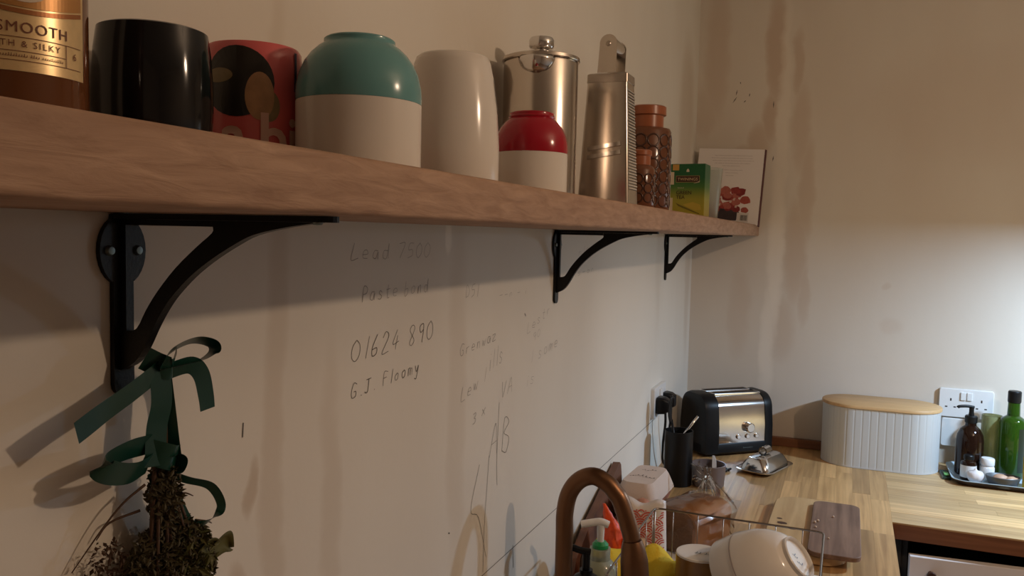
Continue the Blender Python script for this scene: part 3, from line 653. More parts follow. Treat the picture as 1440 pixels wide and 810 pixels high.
for pts in ([(.05, .447, 1.43), (.047, .452, 1.40), (.049, .466, 1.394), (.051, .4715, 1.3905)], [(.045, .43, 1.41), (.04, .415, 1.40), (.036, .40, 1.385), (.03, .38, 1.36)], [(.05, .475, 1.37), (.048, .49, 1.364), (.046, .497, 1.360)], [(.04, .43, 1.39), (.03, .412, 1.385), (.028, .402, 1.375)]):
    one(lambda b: tube(b, [Vector(p) + off for p in catmull(pts, 5)], [.0011 - .0007 * i / (len(catmull(pts, 5)) - 1) for i in range(len(catmull(pts, 5)))], 6), 'stem', M_stem, t, smooth=True)
def leafcloud(cen, rad, n, size, seed, m):
    rr = random.Random(seed); bm = bmesh.new()
    for k in range(n):
        d = Vector((rr.gauss(0, 1), rr.gauss(0, 1), rr.gauss(0, 1))).normalized() * rr.random() ** .4
        p = Vector((cen[0] + d.x * rad[0], cen[1] + d.y * rad[1], cen[2] + d.z * rad[2])) + off
        u = Vector((rr.gauss(0, 1), rr.gauss(0, 1), rr.gauss(0, 1))).normalized(); v = u.orthogonal().normalized(); s = size * rr.uniform(.5, 1.3)
        w_ = u.cross(v) * s * .25
        V = [bm.verts.new(q) for q in (p - u * s, p - v * s * .45 + w_, p + u * s, p + v * s * .45 + w_)]
        bm.faces.new((V[0], V[1], V[2])); bm.faces.new((V[0], V[2], V[3]))
    o = bm_obj('foliage', bm, m, t); o['kind'] = 'stuff'; return o
leafcloud((.048, .450, 1.335), (.022, .044, .046), 4200, .0032, 1, M_foliage)
leafcloud((.05, .444, 1.40), (.012, .014, .03), 700, .0036, 2, M_foliage)
leafcloud((.038, .402, 1.345), (.012, .020, .034), 420, .0026, 3, M_stem)
leafcloud((.052, .462, 1.34), (.02, .028, .03), 500, .005, 4, M_leaf)
def leaf(pts, hw, name='leaf', m=M_leaf):
    P = [p + off for p in catmull(pts, 6)]; N = len(P); bm = bmesh.new(); rows = []
    for i, p in enumerate(P):
        q = i / (N - 1); w_ = hw * math.sin(math.pi * (.08 + .9 * q)) ** .7
        rows.append([bm.verts.new(p + Vector((.3, .1, .9)).normalized() * w_ * s + Vector((.004, 0, 0)) * s * s) for s in (-1, -.5, 0, .5, 1)])
    for a, b in zip(rows, rows[1:]):
        for k in range(4): bm.faces.new((a[k], b[k], b[k + 1], a[k + 1]))
    o = bm_obj(name, bm, m, t, smooth=True); o.modifiers.new('thick', 'SOLIDIFY').thickness = .0005
leaf([(.055, .468, 1.335), (.058, .483, 1.345), (.058, .497, 1.347), (.056, .5065, 1.338)], .011)
leaf([(.058, .46, 1.345), (.061, .472, 1.352), (.062, .484, 1.352)], .007)

# ================================================================== pencil writing on the left wall
FONT = {
 '0': [[(.5, 1), (.1, .7), (.1, .25), (.45, 0), (.85, .3), (.85, .75), (.5, 1)]], '1': [[(.55, 1), (.35, 0)]], '2': [[(.1, .75), (.45, 1), (.8, .75), (.1, 0), (.9, .05)]], '4': [[(.6, 1), (.1, .35), (.9, .4)], [(.65, .7), (.5, 0)]],
 '5': [[(.85, 1), (.3, .95), (.2, .55), (.7, .55), (.8, .2), (.2, 0)]], '6': [[(.7, 1), (.2, .4), (.25, .05), (.7, .1), (.7, .4), (.2, .35)]], '7': [[(.1, .95), (.9, 1), (.35, 0)]], '8': [[(.5, .5), (.15, .8), (.5, 1), (.8, .8), (.2, .2), (.5, 0), (.8, .2), (.5, .5)]], '9': [[(.8, .7), (.4, .5), (.2, .8), (.6, 1), (.8, .7), (.65, 0)]], '3': [[(.1, .9), (.6, 1), (.7, .75), (.35, .55), (.75, .4), (.6, .05), (.1, .05)]],
 'L': [[(.3, 1), (.15, .05), (.9, .1)]], 'e': [[(.15, .3), (.75, .35), (.6, .6), (.25, .5), (.2, .1), (.75, .08)]], 'a': [[(.75, .55), (.3, .55), (.15, .15), (.5, .05), (.75, .5), (.8, .02)]], 'd': [[(.7, .5), (.25, .5), (.15, .1), (.6, .05), (.75, 1), (.8, 0)]],
 'G': [[(.85, .9), (.4, 1), (.1, .5), (.3, .05), (.75, .1), (.75, .45), (.45, .45)]], 'J': [[(.2, .95), (.95, 1)], [(.65, 1), (.55, .15), (.3, 0), (.1, .15)]], 'F': [[(.2, 0), (.25, 1), (.9, 1)], [(.22, .55), (.75, .6)]], 'l': [[(.5, 1), (.35, 0)]], 'o': [[(.5, .6), (.15, .4), (.3, .05), (.7, .15), (.7, .5), (.45, .6)]],
 'm': [[(.1, .55), (.12, .0), (.15, .45), (.4, .55), (.45, .05), (.5, .45), (.75, .55), (.8, 0)]], 'y': [[(.15, .55), (.4, .1), (.75, .55), (.45, -.4), (.1, -.35)]], 'n': [[(.15, .55), (.18, 0), (.25, .45), (.6, .55), (.7, 0)]], 'P': [[(.2, 0), (.25, 1), (.8, .9), (.75, .55), (.25, .5)]], 's': [[(.75, .5), (.4, .6), (.25, .4), (.7, .2), (.5, 0), (.15, .05)]], 't': [[(.5, .95), (.45, .05), (.75, .05)], [(.2, .6), (.8, .65)]],
 'b': [[(.2, 1), (.2, .0), (.65, .08), (.7, .45), (.25, .45)]], 'r': [[(.2, .55), (.22, 0), (.25, .4), (.7, .55)]], 'w': [[(.1, .55), (.25, 0), (.45, .45), (.65, 0), (.9, .6)]], 'z': [[(.1, .55), (.8, .6), (.1, 0), (.9, .05)]], 'i': [[(.4, .55), (.35, 0)], [(.45, .8), (.47, .85)]], 'x': [[(.1, .6), (.8, 0)], [(.8, .65), (.1, 0)]], 'V': [[(.1, 1), (.4, 0), (.85, 1)]], 'A': [[(.0, 0), (.45, 1), (.8, 0)], [(.15, .4), (.7, .45)]], 'B': [[(.15, 0), (.2, 1), (.75, .85), (.25, .55), (.85, .3), (.6, -.1), (.15, 0)]], 'H': [[(.2, 0), (.25, 1)], [(.75, 0), (.8, 1)], [(.2, .5), (.8, .55)]], 'D': [[(.15, 0), (.2, 1), (.8, .6), (.7, .15), (.15, 0)]],
 '.': [[(.4, .0), (.45, .05)]], '-': [[(.1, .4), (.8, .45)]], 'S': [[(.8, .9), (.3, 1), (.2, .65), (.75, .4), (.6, 0), (.1, .1)]], 'U': [[(.15, 1), (.2, .1), (.6, 0), (.8, .95)]]}
def stroke_strip(b, pts, hw):
    P = [Vector((.0004, p[0], p[1])) for p in pts]
    for a, c_ in zip(P, P[1:]):
        d = c_ - a
        if d.length < 1e-6: continue
        n_ = Vector((0, -d.z, d.y)).normalized() * hw; V = [b.verts.new(q) for q in (a - n_, c_ - n_, c_ + n_, a + n_)]; b.faces.new(V)
def write(s, y0, z0, h, adv, slope=0, m=M_pencil, hw=.00035, slant=.15, seed=1):
    rr = random.Random(seed); bm = bmesh.new(); y = y0
    for ch in s:
        if ch in FONT:
            for st in FONT[ch]:
                pts = [(y + (px * .8 + slant * py) * adv + rr.uniform(-.03, .03) * adv, z0 + (y - y0) * slope + py * h + rr.uniform(-.03, .03) * h) for px, py in st]
                if len(pts) > 2: pts = [(q.y, q.z) for q in catmull([(0, *p) for p in pts], 4)]
                stroke_strip(bm, pts, hw * rr.uniform(.7, 1.2))
        y += adv * (1 if ch not in '.il1 ' else .65)
    return bm_obj('pencil_writing', bm, m, WALL_L)
def lines(segs, hw=.0004, m=M_pencil):
    bm = bmesh.new()
    for s in segs: stroke_strip(bm, [(q.y, q.z) for q in catmull([(0, *p) for p in s], 5)] if len(s) > 2 else s, hw)
    return bm_obj('pencil_line', bm, m, WALL_L)
write('Lead 7500', .752, 1.5585, .018, .0215, seed=2)
write('Paste bond', .775, 1.512, .017, .0165, slope=.02, seed=3)
write('01624 890', .755, 1.448, .024, .0235, slope=.03, m=M_pencil2, hw=.00045, seed=4)
write('G.J. Floomy', .755, 1.4085, .016, .0165, slope=.05, m=M_pencil2, hw=.00045, seed=5)
write('Grenwaz', 1.025, 1.4195, .017, .0185, slope=.08, m=M_pencil2, hw=.0003, seed=6)
write('ills', 1.125, 1.385, .03, .02, slope=.15, m=M_pencil2, hw=.0003, seed=7)
write('Lew l', 1.03, 1.355, .020, .021, slope=.22, seed=8)
write('VA', 1.175, 1.335, .025, .028, slope=.1, seed=9)
write('3 x', 1.07, 1.315, .016, .02, slope=.2, seed=10)
write('Lestr', 1.28, 1.425, .018, .024, slope=.25, seed=11)
write('90', 1.31, 1.41, .013, .02, slope=.2, seed=12)
write('l some', 1.30, 1.372, .022, .028, slope=.1, seed=13)
write('is', 1.28, 1.335, .02, .03, slope=.1, seed=14)
write('D5l', 1.04, 1.50, .018, .018, seed=15)
write('--n - i', 1.16, 1.492, .01, .02, seed=16)
write('rlan', 1.55, 1.55, .016, .03, slope=.1, seed=17); write('.s-an', 1.53, 1.51, .012, .03, slope=.05, seed=18)
write('AB', 1.135, 1.25, .05, .045, m=M_pencil2, hw=.0004, seed=19)
lines([[(1.135, 1.255), (1.128, 1.20), (1.122, 1.15), (1.12, 1.08)], [(1.10, 1.25), (1.072, 1.19), (1.10, 1.17), (1.13, 1.10)], [(1.17, 1.33), (1.165, 1.24), (1.168, 1.2)]], .0004, M_pencil2)
lines([[(.70, 1.075), (2.6, 1.0755)]], .0006, M_pencil2)
lines([[(.585, 1.418), (.584, 1.405)], [(1.24, 1.08), (1.245, 1.04)]], .0007, M_pencil2)
lines([[(.62, 1.135), (.624, 1.128)], [(.70, 1.20), (.703, 1.195)], [(1.27, 1.46), (1.275, 1.455)], [(.80, 1.06), (.803, 1.053)], [(1.0, 1.18), (1.004, 1.178)]], .001, M_pencil2)
# scratches on the back wall
bm = bmesh.new()
for x0, z0, dx, dz in ((.128, 2.075, -.004, -.02), (.128, 2.053, -.014, -.022), (.168, 2.062, -.002, -.012), (.157, 2.04, -.008, -.008), (.243, 2.035, 0, -.025), (.136, 2.10, .002, -.008), (.25, 1.86, -.003, -.02)):
    n_ = Vector((-dz, 0, dx)).normalized() * .0016
    p, q = Vector((x0, YB - .0004, z0)), Vector((x0 + dx, YB - .0004, z0 + dz)); bm.faces.new([bm.verts.new(v) for v in (p, (p + q) / 2 - n_, q, (p + q) / 2 + n_)])
bm_obj('plaster_scratch', bm, M_pencil2, WALL_B)

# ================================================================== sockets
def socket(label, loc, rz, w_, h_, dbl=True):
    t = thing('wall_socket', label, 'socket', loc, rz)
    one(lambda b: loft(b, [[(x, -y_, z) for x, z in rrect(w_ - e, h_ - e, .006, 4)] for y_, e in ((.0005, 0), (.009, 0), (.0115, .003))]), 'face_plate', M_whitep, t, auto=30)
    if dbl:
        for cx_ in (-.041, .041):
            for (dx, dz, ww, hh) in ((0, .014, .004, .008), (-.0115, -.008, .0065, .0035), (.0115, -.008, .0065, .0035)):
                one(lambda b: box(b, cx_ + dx - ww / 2, cx_ + dx + ww / 2, -.0118, -.0112, dz - hh / 2 - .004, dz + hh / 2 - .004), 'pin_slot', M_ink, t)
        for cx_ in (-.0085, .0085):
            o = one(lambda b: box(b, cx_ - .007, cx_ + .007, -.0155, -.011, .010, .034, .0015), 'rocker_switch', M_whitep, t)
    return t
socket('white double wall socket above tray on back wall', (.8351, YB, 1.109), 0, .146, .086)
socket('white blank plate under the double socket', (.815, YB, 1.019), 0, .086, .086, False)
socket('white double wall socket with black plugs on left wall', (0, 2.325, 1.128), math.radians(90), .146, .086)
def plug(label, y, z, path):
    t = thing('power_plug', label, 'plug', (.0122, y, z))
    one(lambda b: loft(b, [[(x, yy, zz) for yy, zz in rrect(.048 - e, .048 - e, .008, 4)] for x, e in ((0, .004), (.006, 0), (.022, .004), (.034, .016))]), 'plug_body', M_blackp, t, auto=40)
    o = one(lambda b: tube(b, [(p[0] - .0122, p[1] - y, p[2] - z) for p in catmull(path, 8)], .0035, 8), 'power_cord', M_blackp, t, smooth=True)
plug('black plug nearer the camera in the left wall socket', 2.284, 1.122, [(.035, 2.284, 1.105), (.036, 2.284, 1.07), (.026, 2.31, 1.0), (.022, 2.36, .935), (.06, 2.41, .926), (.12, 2.44, .926), (.165, 2.455, .926), (.198, 2.41, .926)])
plug('black plug farther from the camera in the left wall socket', 2.366, 1.122, [(.035, 2.366, 1.105), (.034, 2.366, 1.06), (.02, 2.40, .98), (.03, 2.43, .927), (.09, 2.45, .926), (.13, 2.38, .926), (.18, 2.385, .926), (.20, 2.43, .926)])

# ================================================================== things on the worktop, back to front
# --- toaster
t = thing('toaster', 'black and polished steel two-slice toaster in the corner', 'toaster', (.152, 2.668, ZC), rz=math.radians(42))
TL, TW, TH = .125, .074, .188
def tprof(h0, grow=0, n=8):
    pts = [(-TW - grow, h0), (TW + grow, h0), (TW + grow * .8, .09)]
    r = .045
    for k in range(n + 1):
        a = math.radians(90 * k / n); pts.append((TW - .006 - r + (r + grow) * math.cos(a), TH - r + (r + grow) * math.sin(a)))
    for k in range(n + 1):
        a = math.radians(90 + 90 * k / n); pts.append((-TW + .006 + r + (r + grow) * math.cos(a), TH - r + (r + grow) * math.sin(a)))
    pts.append((-TW - grow * .8, .09)); return pts
one(lambda b: loft(b, [[(x, y, z) for y, z in tprof(.03)] for x in (-TL + .03, TL - .02)]), 'steel_shell', mat('toaster_steel', (.60, .56, .52), .14, metal=1, var=.15, vscale=18), t, auto=35)
def cap(b, s):
    xs = ((TL - .032, .002), (TL - .012, .0035), (TL - .004, 0), (TL, -.012)) if s > 0 else ((-TL + .050, .002), (-TL + .016, .0035), (-TL + .004, 0), (-TL, -.014))
    rings = []
    for x, g in xs:
        rings.append([(x - (.018 * (z / TH) if s < 0 and g == .002 else 0) * -1 * 0, y, z) for y, z in tprof(.012, g)])
    loft(b, rings)
for s in (-1, 1): one(lambda b: cap(b, s), 'end_cap', M_blackp, t, auto=40)
one(lambda b: loft(b, [[(x, y, z) for x, y in rrect(2 * TL - e, 2 * TW + .004 - e, .02, 5)] for z, e in ((.008, .01), (.014, 0), (.038, 0), (.042, .004))]), 'base', M_blackp, t, auto=30)
for sx in (-1, 1):
    for sy in (-1, 1): lathe_obj('foot', [(0, .0006), (.01, .0006), (.01, .009), (0, .009)], M_blackp, t, seg=12, c=(sx * .09, sy * .05, 0))
for sy in (-.026, .026):
    one(lambda b: box(b, -.075, .092, sy - .017, sy + .017, TH - .004, TH + .0025, .001), 'slot_trim', M_chrome, t)
    one(lambda b: box(b, -.069, .086, sy - .013, sy + .013, TH - .003, TH + .0030), 'slot', M_ink, t)
def dial(r, l, x, z, m, nm):
    o = lathe_obj(nm, [(0, l), (r * .8, l), (r, l * .8), (r, 0), (0, 0)], m, t, seg=24); o.matrix_local = Matrix.Translation((x, -TW, z)) @ Matrix.Rotation(math.radians(90), 4, 'X'); return o
dial(.0155, .016, .03, .088, M_chrome, 'browning_dial')
for x in (-.005, .028, .061): dial(.0072, .005, x, .060, M_chrome, 'button')
one(lambda b: box(b, -.05, -.022, -TW - .02, -TW + .0, .074, .080, .002), 'lever', M_chrome, t) if False else None
marks((6,), .006, lambda x, y: Vector((x + .012, -TW - .0026, .024 + y)), 'small_print', M_zinc, t)
# --- bread bin
t = thing('bread_bin', 'pale grey fluted oval bread bin with bamboo lid', 'bread bin', (.5985, 2.7165, ZC))
BA, BR = .0725, .0905
def stadium(n=240, grow=0, flute=0):
    per = 4 * BA + 2 * math.pi * BR; pts = []
    for k in range(n):
        s = per * k / n; fl = flute * min(1, 3.5 * abs(math.sin(math.pi * s / (per / 40))))
        r = BR + grow + fl
        if s < 2 * BA: pts.append((-BA + s, -r)); continue
        s -= 2 * BA
        if s < math.pi * BR: a = -math.pi / 2 + s / BR; pts.append((BA + r * math.cos(a), r * math.sin(a))); continue
        s -= math.pi * BR
        if s < 2 * BA: pts.append((BA - s, r)); continue
        s -= 2 * BA; a = math.pi / 2 + s / BR; pts.append((-BA + r * math.cos(a), r * math.sin(a)))
    return pts
M_bin = mat('pale_grey_enamel', (.56, .57, .56), .4)
one(lambda b: loft(b, [[(x, y, z) for x, y in stadium(480, -.0010, .0010)] for z in (.003, .177)]), 'drum', M_bin, t, auto=60)
one(lambda b: loft(b, [[(x, y, z) for x, y in stadium(120, .0005)] for z in (.0006, .005)]), 'base_rim', M_bin, t, auto=50)
one(lambda b: loft(b, [[(x, y, z) for x, y in stadium(120, g)] for z, g in ((.1775, .001), (.1785, .003), (.186, .003), (.188, .001))]), 'lid', M_bamboo, t, auto=50)
# --- butter dish
ax_ = math.atan2(.95, .32)
t = thing('butter_dish', 'steel butter dish with ringed lid beside toaster', 'butter dish', (.289, 2.492, ZC), rz=ax_)
one(lambda b: loft(b, [[(x, y, z) for x, y in rrect(.175 + e, .10 + e, .03, 6)] for z, e in ((.0006, -.03), (.004, -.014), (.011, .012), (.0125, .013), (.0135, .010), (.008, -.02))]), 'dish', M_chrome, t, auto=50)
one(lambda b: loft(b, [[(x, y, z) for x, y in rrect(.16 + e, .085 + e, .018, 5)] for z, e in ((.011, .0), (.022, -.004), (.040, -.024), (.044, -.034))]), 'lid', M_chrome, t, auto=30)
def f(b):
    tube(b, [(0, .0135 * math.cos(2 * math.pi * k / 20) * 0, 0) for k in range(2)], .001) if False else None
    ring = [(-.0 , .012 * math.cos(2 * math.pi * k / 24), .058 + .012 * math.sin(2 * math.pi * k / 24)) for k in range(25)]
    for dx in (-.012, 0, .012): pass
    lathe(b, [(.0085, -.018), (.0125, -.018), (.0125, .018), (.0085, .018)], 28, closed=True)
o = one(f, 'lid_ring', M_chrome, t, auto=40); o.matrix_local = Matrix.Translation((0, 0, .0562)) @ Matrix.Rotation(math.radians(90), 4, 'Y')
# --- smoked bowl, spatula, utensil pot
t = thing('plastic_tub', 'low smoky brown plastic tub in front of toaster', 'tub', (.162, 2.262, ZC))
lathe_obj('tub_body', [(0, .0006), (.041, .0006), (.0425, .004), (.0458, .058), (.0465, .0595), (.0435, .0595), (.040, .008), (0, .006)], M_greyp, t)
t = thing('spreading_knife', 'white plastic knife resting in the smoky tub', 'knife', (.162, 2.262, ZC + .03))
one(lambda b: prism(b, [(-.004, 0), (.004, 0), (.0065, .03), (.007, .072), (.003, .086), (-.003, .086), (-.006, .05)], lambda u, v: (.018 - v * .12 + u * .9, .004 + v * .3, v * .72 - .018), lambda u, v: (.018 - v * .12 + u * .9, .007 + v * .3, v * .72 - .018)), 'blade', M_whitep, t)
t = thing('utensil_pot', 'matt black cylindrical utensil pot by left wall', 'pot', (.084, 2.235, ZC))
lathe_obj('pot_wall', [(0, .0006), (.037, .0006), (.038, .002), (.038, .148), (.036, .148), (.036, .01), (0, .008)], M_blackp, t, auto=50)
t = thing('serving_spoon', 'black plastic serving spoon standing in utensil pot', 'spoon', (.07, 2.23, ZC + .012))
one(lambda b: tube(b, [(.012, .0, 0), (.005, .0, .1), (-.006, -.004, .165)], .0035, 8), 'handle', M_blackp, t, smooth=True)
def f(b):
    quad_grid(b, lambda i, j: (-.009 - .004 * math.sin(math.pi * j) + .006 * math.cos((i - .5) * 2.4), -.004 + (i - .5) * .042 * math.sin(math.pi * (.12 + .80 * j)) ** .6, .155 + .075 * j), 8, 10)
o = one(f, 'spoon_bowl', M_blackp, t, smooth=True); o.modifiers.new('thick', 'SOLIDIFY').thickness = .002
t = thing('steel_straw', 'thin steel utensil handle leaning out of utensil pot', 'utensil', (.09, 2.235, ZC + .012))
one(lambda b: tube(b, [(-.022, .0, 0), (.006, .0, .125), (.0425, .004, .178)], .0035, 10), 'handle', M_chrome, t, smooth=True)
# --- tray group
t = thing('serving_tray', 'pale blue tray with dark rim under the bottles', 'tray', (1.02, 2.668, ZC))
def f(b):
    rings = [[(x, y, z) for x, y in rrect(.47 + e, .215 + e, .035, 8)] for z, e in ((.0006, -.03), (.0022, -.02), (.016, .004), (.0175, .004), (.0175, .0), (.006, -.02), (.0045, -.03))]
    loft(b, rings)
o = one(f, 'tray_body', [mat('tray_blue', (.42, .52, .58), .3), mat('tray_dark', (.04, .03, .03), .4)], t, auto=40)
for p in o.data.polygons:
    if p.normal.z < .2 and max((o.data.vertices[v].co.xy.length for v in p.vertices)) > .1 and p.index < 5 * 36 * 1 and p.center.z < .0165: p.material_index = 1
ZT = ZC + .0050
M_amber = mat('dark_amber_glass', (.018, .007, .004), .07, trans=.2)
M_green = mat('green_glass', (.035, .10, .008), .06, trans=.5)
t = thing('pump_bottle', 'dark amber glass pump bottle on tray below socket', 'bottle', (.837, 2.695, ZT))
lathe_obj('glass', [(0, .0005), (.034, .0005), (.0365, .004), (.0365, .098), (.034, .115), (.026, .132), (.015, .142), (.014, .15), (0, .15)], M_amber, t)
lathe_obj('collar', [(0, .1502), (.0155, .1502), (.0165, .152), (.0165, .168), (.014, .171), (.0075, .1715), (.006, .185), (0, .185)], M_blackp, t, seg=28)
one(lambda b: (tube(b, [(0, 0, .184), (0, 0, .196)], .0065, 16), tube(b, catmull([(.006, .002, .195), (-.012, -.004, .1975), (-.033, -.01, .196), (-.037, -.011, .192)], 5), .0042, 10)), 'pump_head', M_blackp, t, auto=40)
t = thing('medicine_bottle', 'small dark bottle with white label in front of pump bottle', 'bottle', (.829, 2.632, ZT))
lathe_obj('glass', [(0, .0005), (.0195, .0005), (.0205, .003), (.0205, .046), (.018, .052), (.012, .055), (.012, .058), (0, .058)], M_amber, t, seg=32)
lathe_obj('cap', [(.0, .0582), (.0135, .0582), (.0135, .068), (.012, .07), (0, .07)], M_blackp, t, seg=28)
one(lambda b: quad_grid(b, lambda i, j: (.0208 * math.cos(D(-175 + 190 * i)), .0208 * math.sin(D(-175 + 190 * i)), .008 + .034 * j), 24, 1), 'label', mat('label_paper', (.68, .66, .63), .6), t, smooth=True)
t = thing('pill_bottle', 'small white plastic pill bottle on tray', 'bottle', (.878, 2.648, ZT))
lathe_obj('bottle_body', [(0, .0005), (.017, .0005), (.0185, .003), (.0185, .036), (.016, .041), (.014, .043), (0, .043)], M_whitep, t, seg=32)
lathe_obj('cap', [(0, .0432), (.0175, .0432), (.018, .046), (.018, .060), (.016, .063), (0, .0635)], M_whitep, t, seg=32)
t = thing('garlic_bulb', 'white garlic bulb at the front of tray', 'garlic', (.8425, 2.594, ZT + .0005))
def f(b):
    n, mz = 40, 14; rows = []
    for j in range(mz + 1):
        q = j / mz; r = .0215 * math.sin(math.pi * (.08 + .82 * q)) ** .8 if q < .85 else .0215 * (.36 - .24 * (q - .85) / .15) * .7
        rows.append([b.verts.new((r * (1 + .09 * abs(math.sin(4 * th)) * (1 - q)) * math.cos(th), r * (1 + .09 * abs(math.sin(4 * th)) * (1 - q)) * math.sin(th), .042 * q)) for th in [2 * math.pi * k / n for k in range(n)]])
    for a, c_ in zip(rows, rows[1:]):
        for k in range(n): b.faces.new((a[k], a[(k + 1) % n], c_[(k + 1) % n], c_[k]))
    b.faces.new(rows[0][::-1]); b.faces.new(rows[-1])
one(f, 'bulb', mat('garlic_skin', (.68, .62, .60), .5, var=.12, vscale=60), t, smooth=True)
t = thing('dark_dish', 'small dark oval dish holding shallots on tray', 'dish', (.908, 2.588, ZT))
def oval_ring(a, c_, z, n=36): return [(a * math.cos(2 * math.pi * k / n), c_ * math.sin(2 * math.pi * k / n), z) for k in range(n)]
one(lambda b: loft(b, [oval_ring(.03, .022, .0005), oval_ring(.034, .026, .003), oval_ring(.043, .032, .030), oval_ring(.042, .031, .0312), oval_ring(.0405, .0295, .030), oval_ring(.032, .024, .006)]), 'dish_body', mat('slate_glaze', (.07, .075, .08), .4), t, auto=50)
for k, (dx, dy, s, lb_) in enumerate(((-.006, .002, .018, 'left brown shallot lying in the dark oval dish'), (.02, -.003, .015, 'right brown shallot lying in the dark oval dish'))):
    t = thing('shallot', lb_, 'shallot', (.908 + dx, 2.588 + dy, ZT + .0205), group='shallots in the dish'); t.rotation_euler = (0, math.radians(75), k * .6)
    lathe_obj('bulb', [(0, -s * 1.3), (s * .35, -s * 1.1), (s * .8, -s * .5), (s * .85, 0), (s * .65, s * .6), (s * .25, s * 1.1), (s * .1, s * 1.5), (0, s * 1.6)], mat('shallot_skin', (.50, .30, .19), .5, var=.25, vscale=50), t, seg=20, auto=60)
t = thing('oil_bottle', 'green glass olive oil bottle with black cap', 'bottle', (.9455, 2.715, ZT))
lathe_obj('glass', [(0, .0005), (.031, .0005), (.0335, .004), (.0335, .158), (.031, .168), (.022, .174), (.0165, .178), (.0155, .215), (0, .216)], M_green, t, auto=50)
lathe_obj('cap', [(0, .2162), (.0165, .2162), (.0172, .219), (.0172, .246), (.015, .249), (0, .249)], M_blackp, t, seg=30)
one(lambda b: quad_grid(b, lambda i, j: (.0337 * math.cos(D(-70 + 55 * i)), .0337 * math.sin(D(-70 + 55 * i)), .02 + .125 * j), 14, 1), 'label', mat('dark_label', (.012, .02, .008), .4), t, smooth=True)
t = thing('glass_carafe', 'pale green printed glass bottle behind pill bottle', 'bottle', (.898, 2.752, ZT))
lathe_obj('glass', [(0, .0005), (.025, .0005), (.0265, .004), (.0275, .165), (.027, .167), (.0245, .165), (.0235, .01), (0, .008)], mat('pale_green_glass', (.50, .53, .28), .12, trans=.65), t)
text_mesh('1234', .012, lambda x, y: Vector((.0278 * math.cos(D(-52) - y / .0278), .0278 * math.sin(D(-52) - y / .0278), .10 + x)), 'lettering', M_ink, t) if False else None
for k in range(5): one(lambda b: quad_grid(b, lambda i, j: (.0279 * math.cos(D(-42 + 14 * i)), .0279 * math.sin(D(-42 + 14 * i)), .09 + .011 * k + .004 * i + .006 * j * (.5 + .5 * (k % 2))), 4, 1), 'printed_mark', M_ink, t)
t = thing('oil_bottle', 'yellow cooking oil bottle at the right edge of tray', 'bottle', (.983, 2.60, ZT))
lathe_obj('glass', [(0, .0005), (.025, .0005), (.027, .004), (.027, .085), (.023, .105), (.013, .125), (.012, .15), (0, .15)], mat('yellow_oil', (.62, .42, .03), .1, trans=.4), t)
lathe_obj('cap', [(0, .1502), (.0135, .1502), (.0135, .17), (0, .171)], mat('green_cap', (.04, .18, .03), .4), t, seg=24)
t = thing('sachet', 'small dark green sachet between bread bin and tray', 'sachet', (.776, 2.66, ZC + .0005))
one(lambda b: prism(b, [(-.012, -.045), (.010, -.045), (.012, .04), (-.014, .042)], lambda u, v: (u, v, .0), lambda u, v: (u * .9, v * .95, .007 + .004 * math.cos(v * 40))), 'packet', mat('dark_packet', (.015, .03, .02), .35), t)
one(lambda b: box(b, -.006, .006, -.03, .0, .0085, .0112), 'packet_mark', mat('green_mark', (.15, .4, .12), .5), t)

# --- chopping boards
t = thing('chopping_board', 'pale wooden chopping board with worn rounded edges', 'chopping board', (.43, 1.99, ZC + .0006), rz=math.radians(-1))
bm = bmesh.new(); loft(bm, [[(x, y, z) for x, y in rrect(.172 + e, .40 + e, .05, 8)] for z, e in ((0, -.006), (.003, 0), (.017, 0), (.020, -.006))]); bm_obj('board', bm, M_board, t, auto=30)
for (dx, dy, s) in ((-.055, -.02, .011), (-.063, .01, .006), (-.03, -.05, .007)):
    o = one(lambda b: prism(b, [(s * math.cos(2 * math.pi * k / 12) * (1 + .25 * math.sin(3 * k)), s * .8 * math.sin(2 * math.pi * k / 12)) for k in range(12)], lambda u, v: (dx + u, dy + v, .0199), lambda u, v: (dx + u, dy + v, .0203)), 'scorch_mark', mat('scorch', (.07, .03, .015), .7), t)
t = thing('chopping_board', 'dark stained wooden board lying on the pale board', 'chopping board', (.489, 1.965, ZC + .0212), rz=math.radians(0))
bm = bmesh.new(); loft(bm, [[(x, y, z) for x, y in rrect(.104 + e, .365 + e, .022, 8)] for z, e in ((0, -.003), (.001, 0), (.009, 0), (.010, -.002))]); bm_obj('board', bm, M_walnut, t, auto=30)
rr = random.Random(9)
M_crumb = mat('bread_crumb', (.62, .45, .32), .8)
for k in range(6):
    s = rr.uniform(.0015, .0035); o = one(lambda b: bmesh.ops.create_icosphere(b, subdivisions=1, radius=s), 'crumb', M_crumb); o.location = (rr.uniform(.445, .53), rr.uniform(1.84, 2.1), ZC + .0312 + s * .8)
    tag(o, 'tiny bread crumb on the dark stained board', 'crumb', 'crumbs on the dark board')

# --- egg cartons and board at the wall
t = thing('leaning_board', 'dark brown wooden board leaning on the left wall behind the tap', 'board', (.004, 1.69, ZC + .0006)); t.rotation_euler = (0, math.radians(-4.5), 0)
def f(b):
    prism(b, [(-.22, 0), (.17, 0), (.17, .138), (.16, .146), (.035, .112), (-.10, .074), (-.184, .043), (-.215, .012)], lambda u, v: (.012, u, v), lambda u, v: (.028, u, v))
one(f, 'board', M_brownbd, t)
one(lambda b: tube(b, [(.0295, y_, z_) for x_, y_, z_ in catmull([(0, -.17, .008), (0, -.16, .034), (0, -.145, .038), (0, -.14, .022), (0, -.13, .008)], 6)], .0022, 6), 'carved_line', M_ink, t)
M_carton = mat('pulp_carton', (.62, .50, .42), .85, bump=.2, bscale=250, var=.06); M_carton2 = mat('red_brown_carton', (.36, .15, .10), .85, bump=.2, bscale=250)
rzE = math.radians(-3)
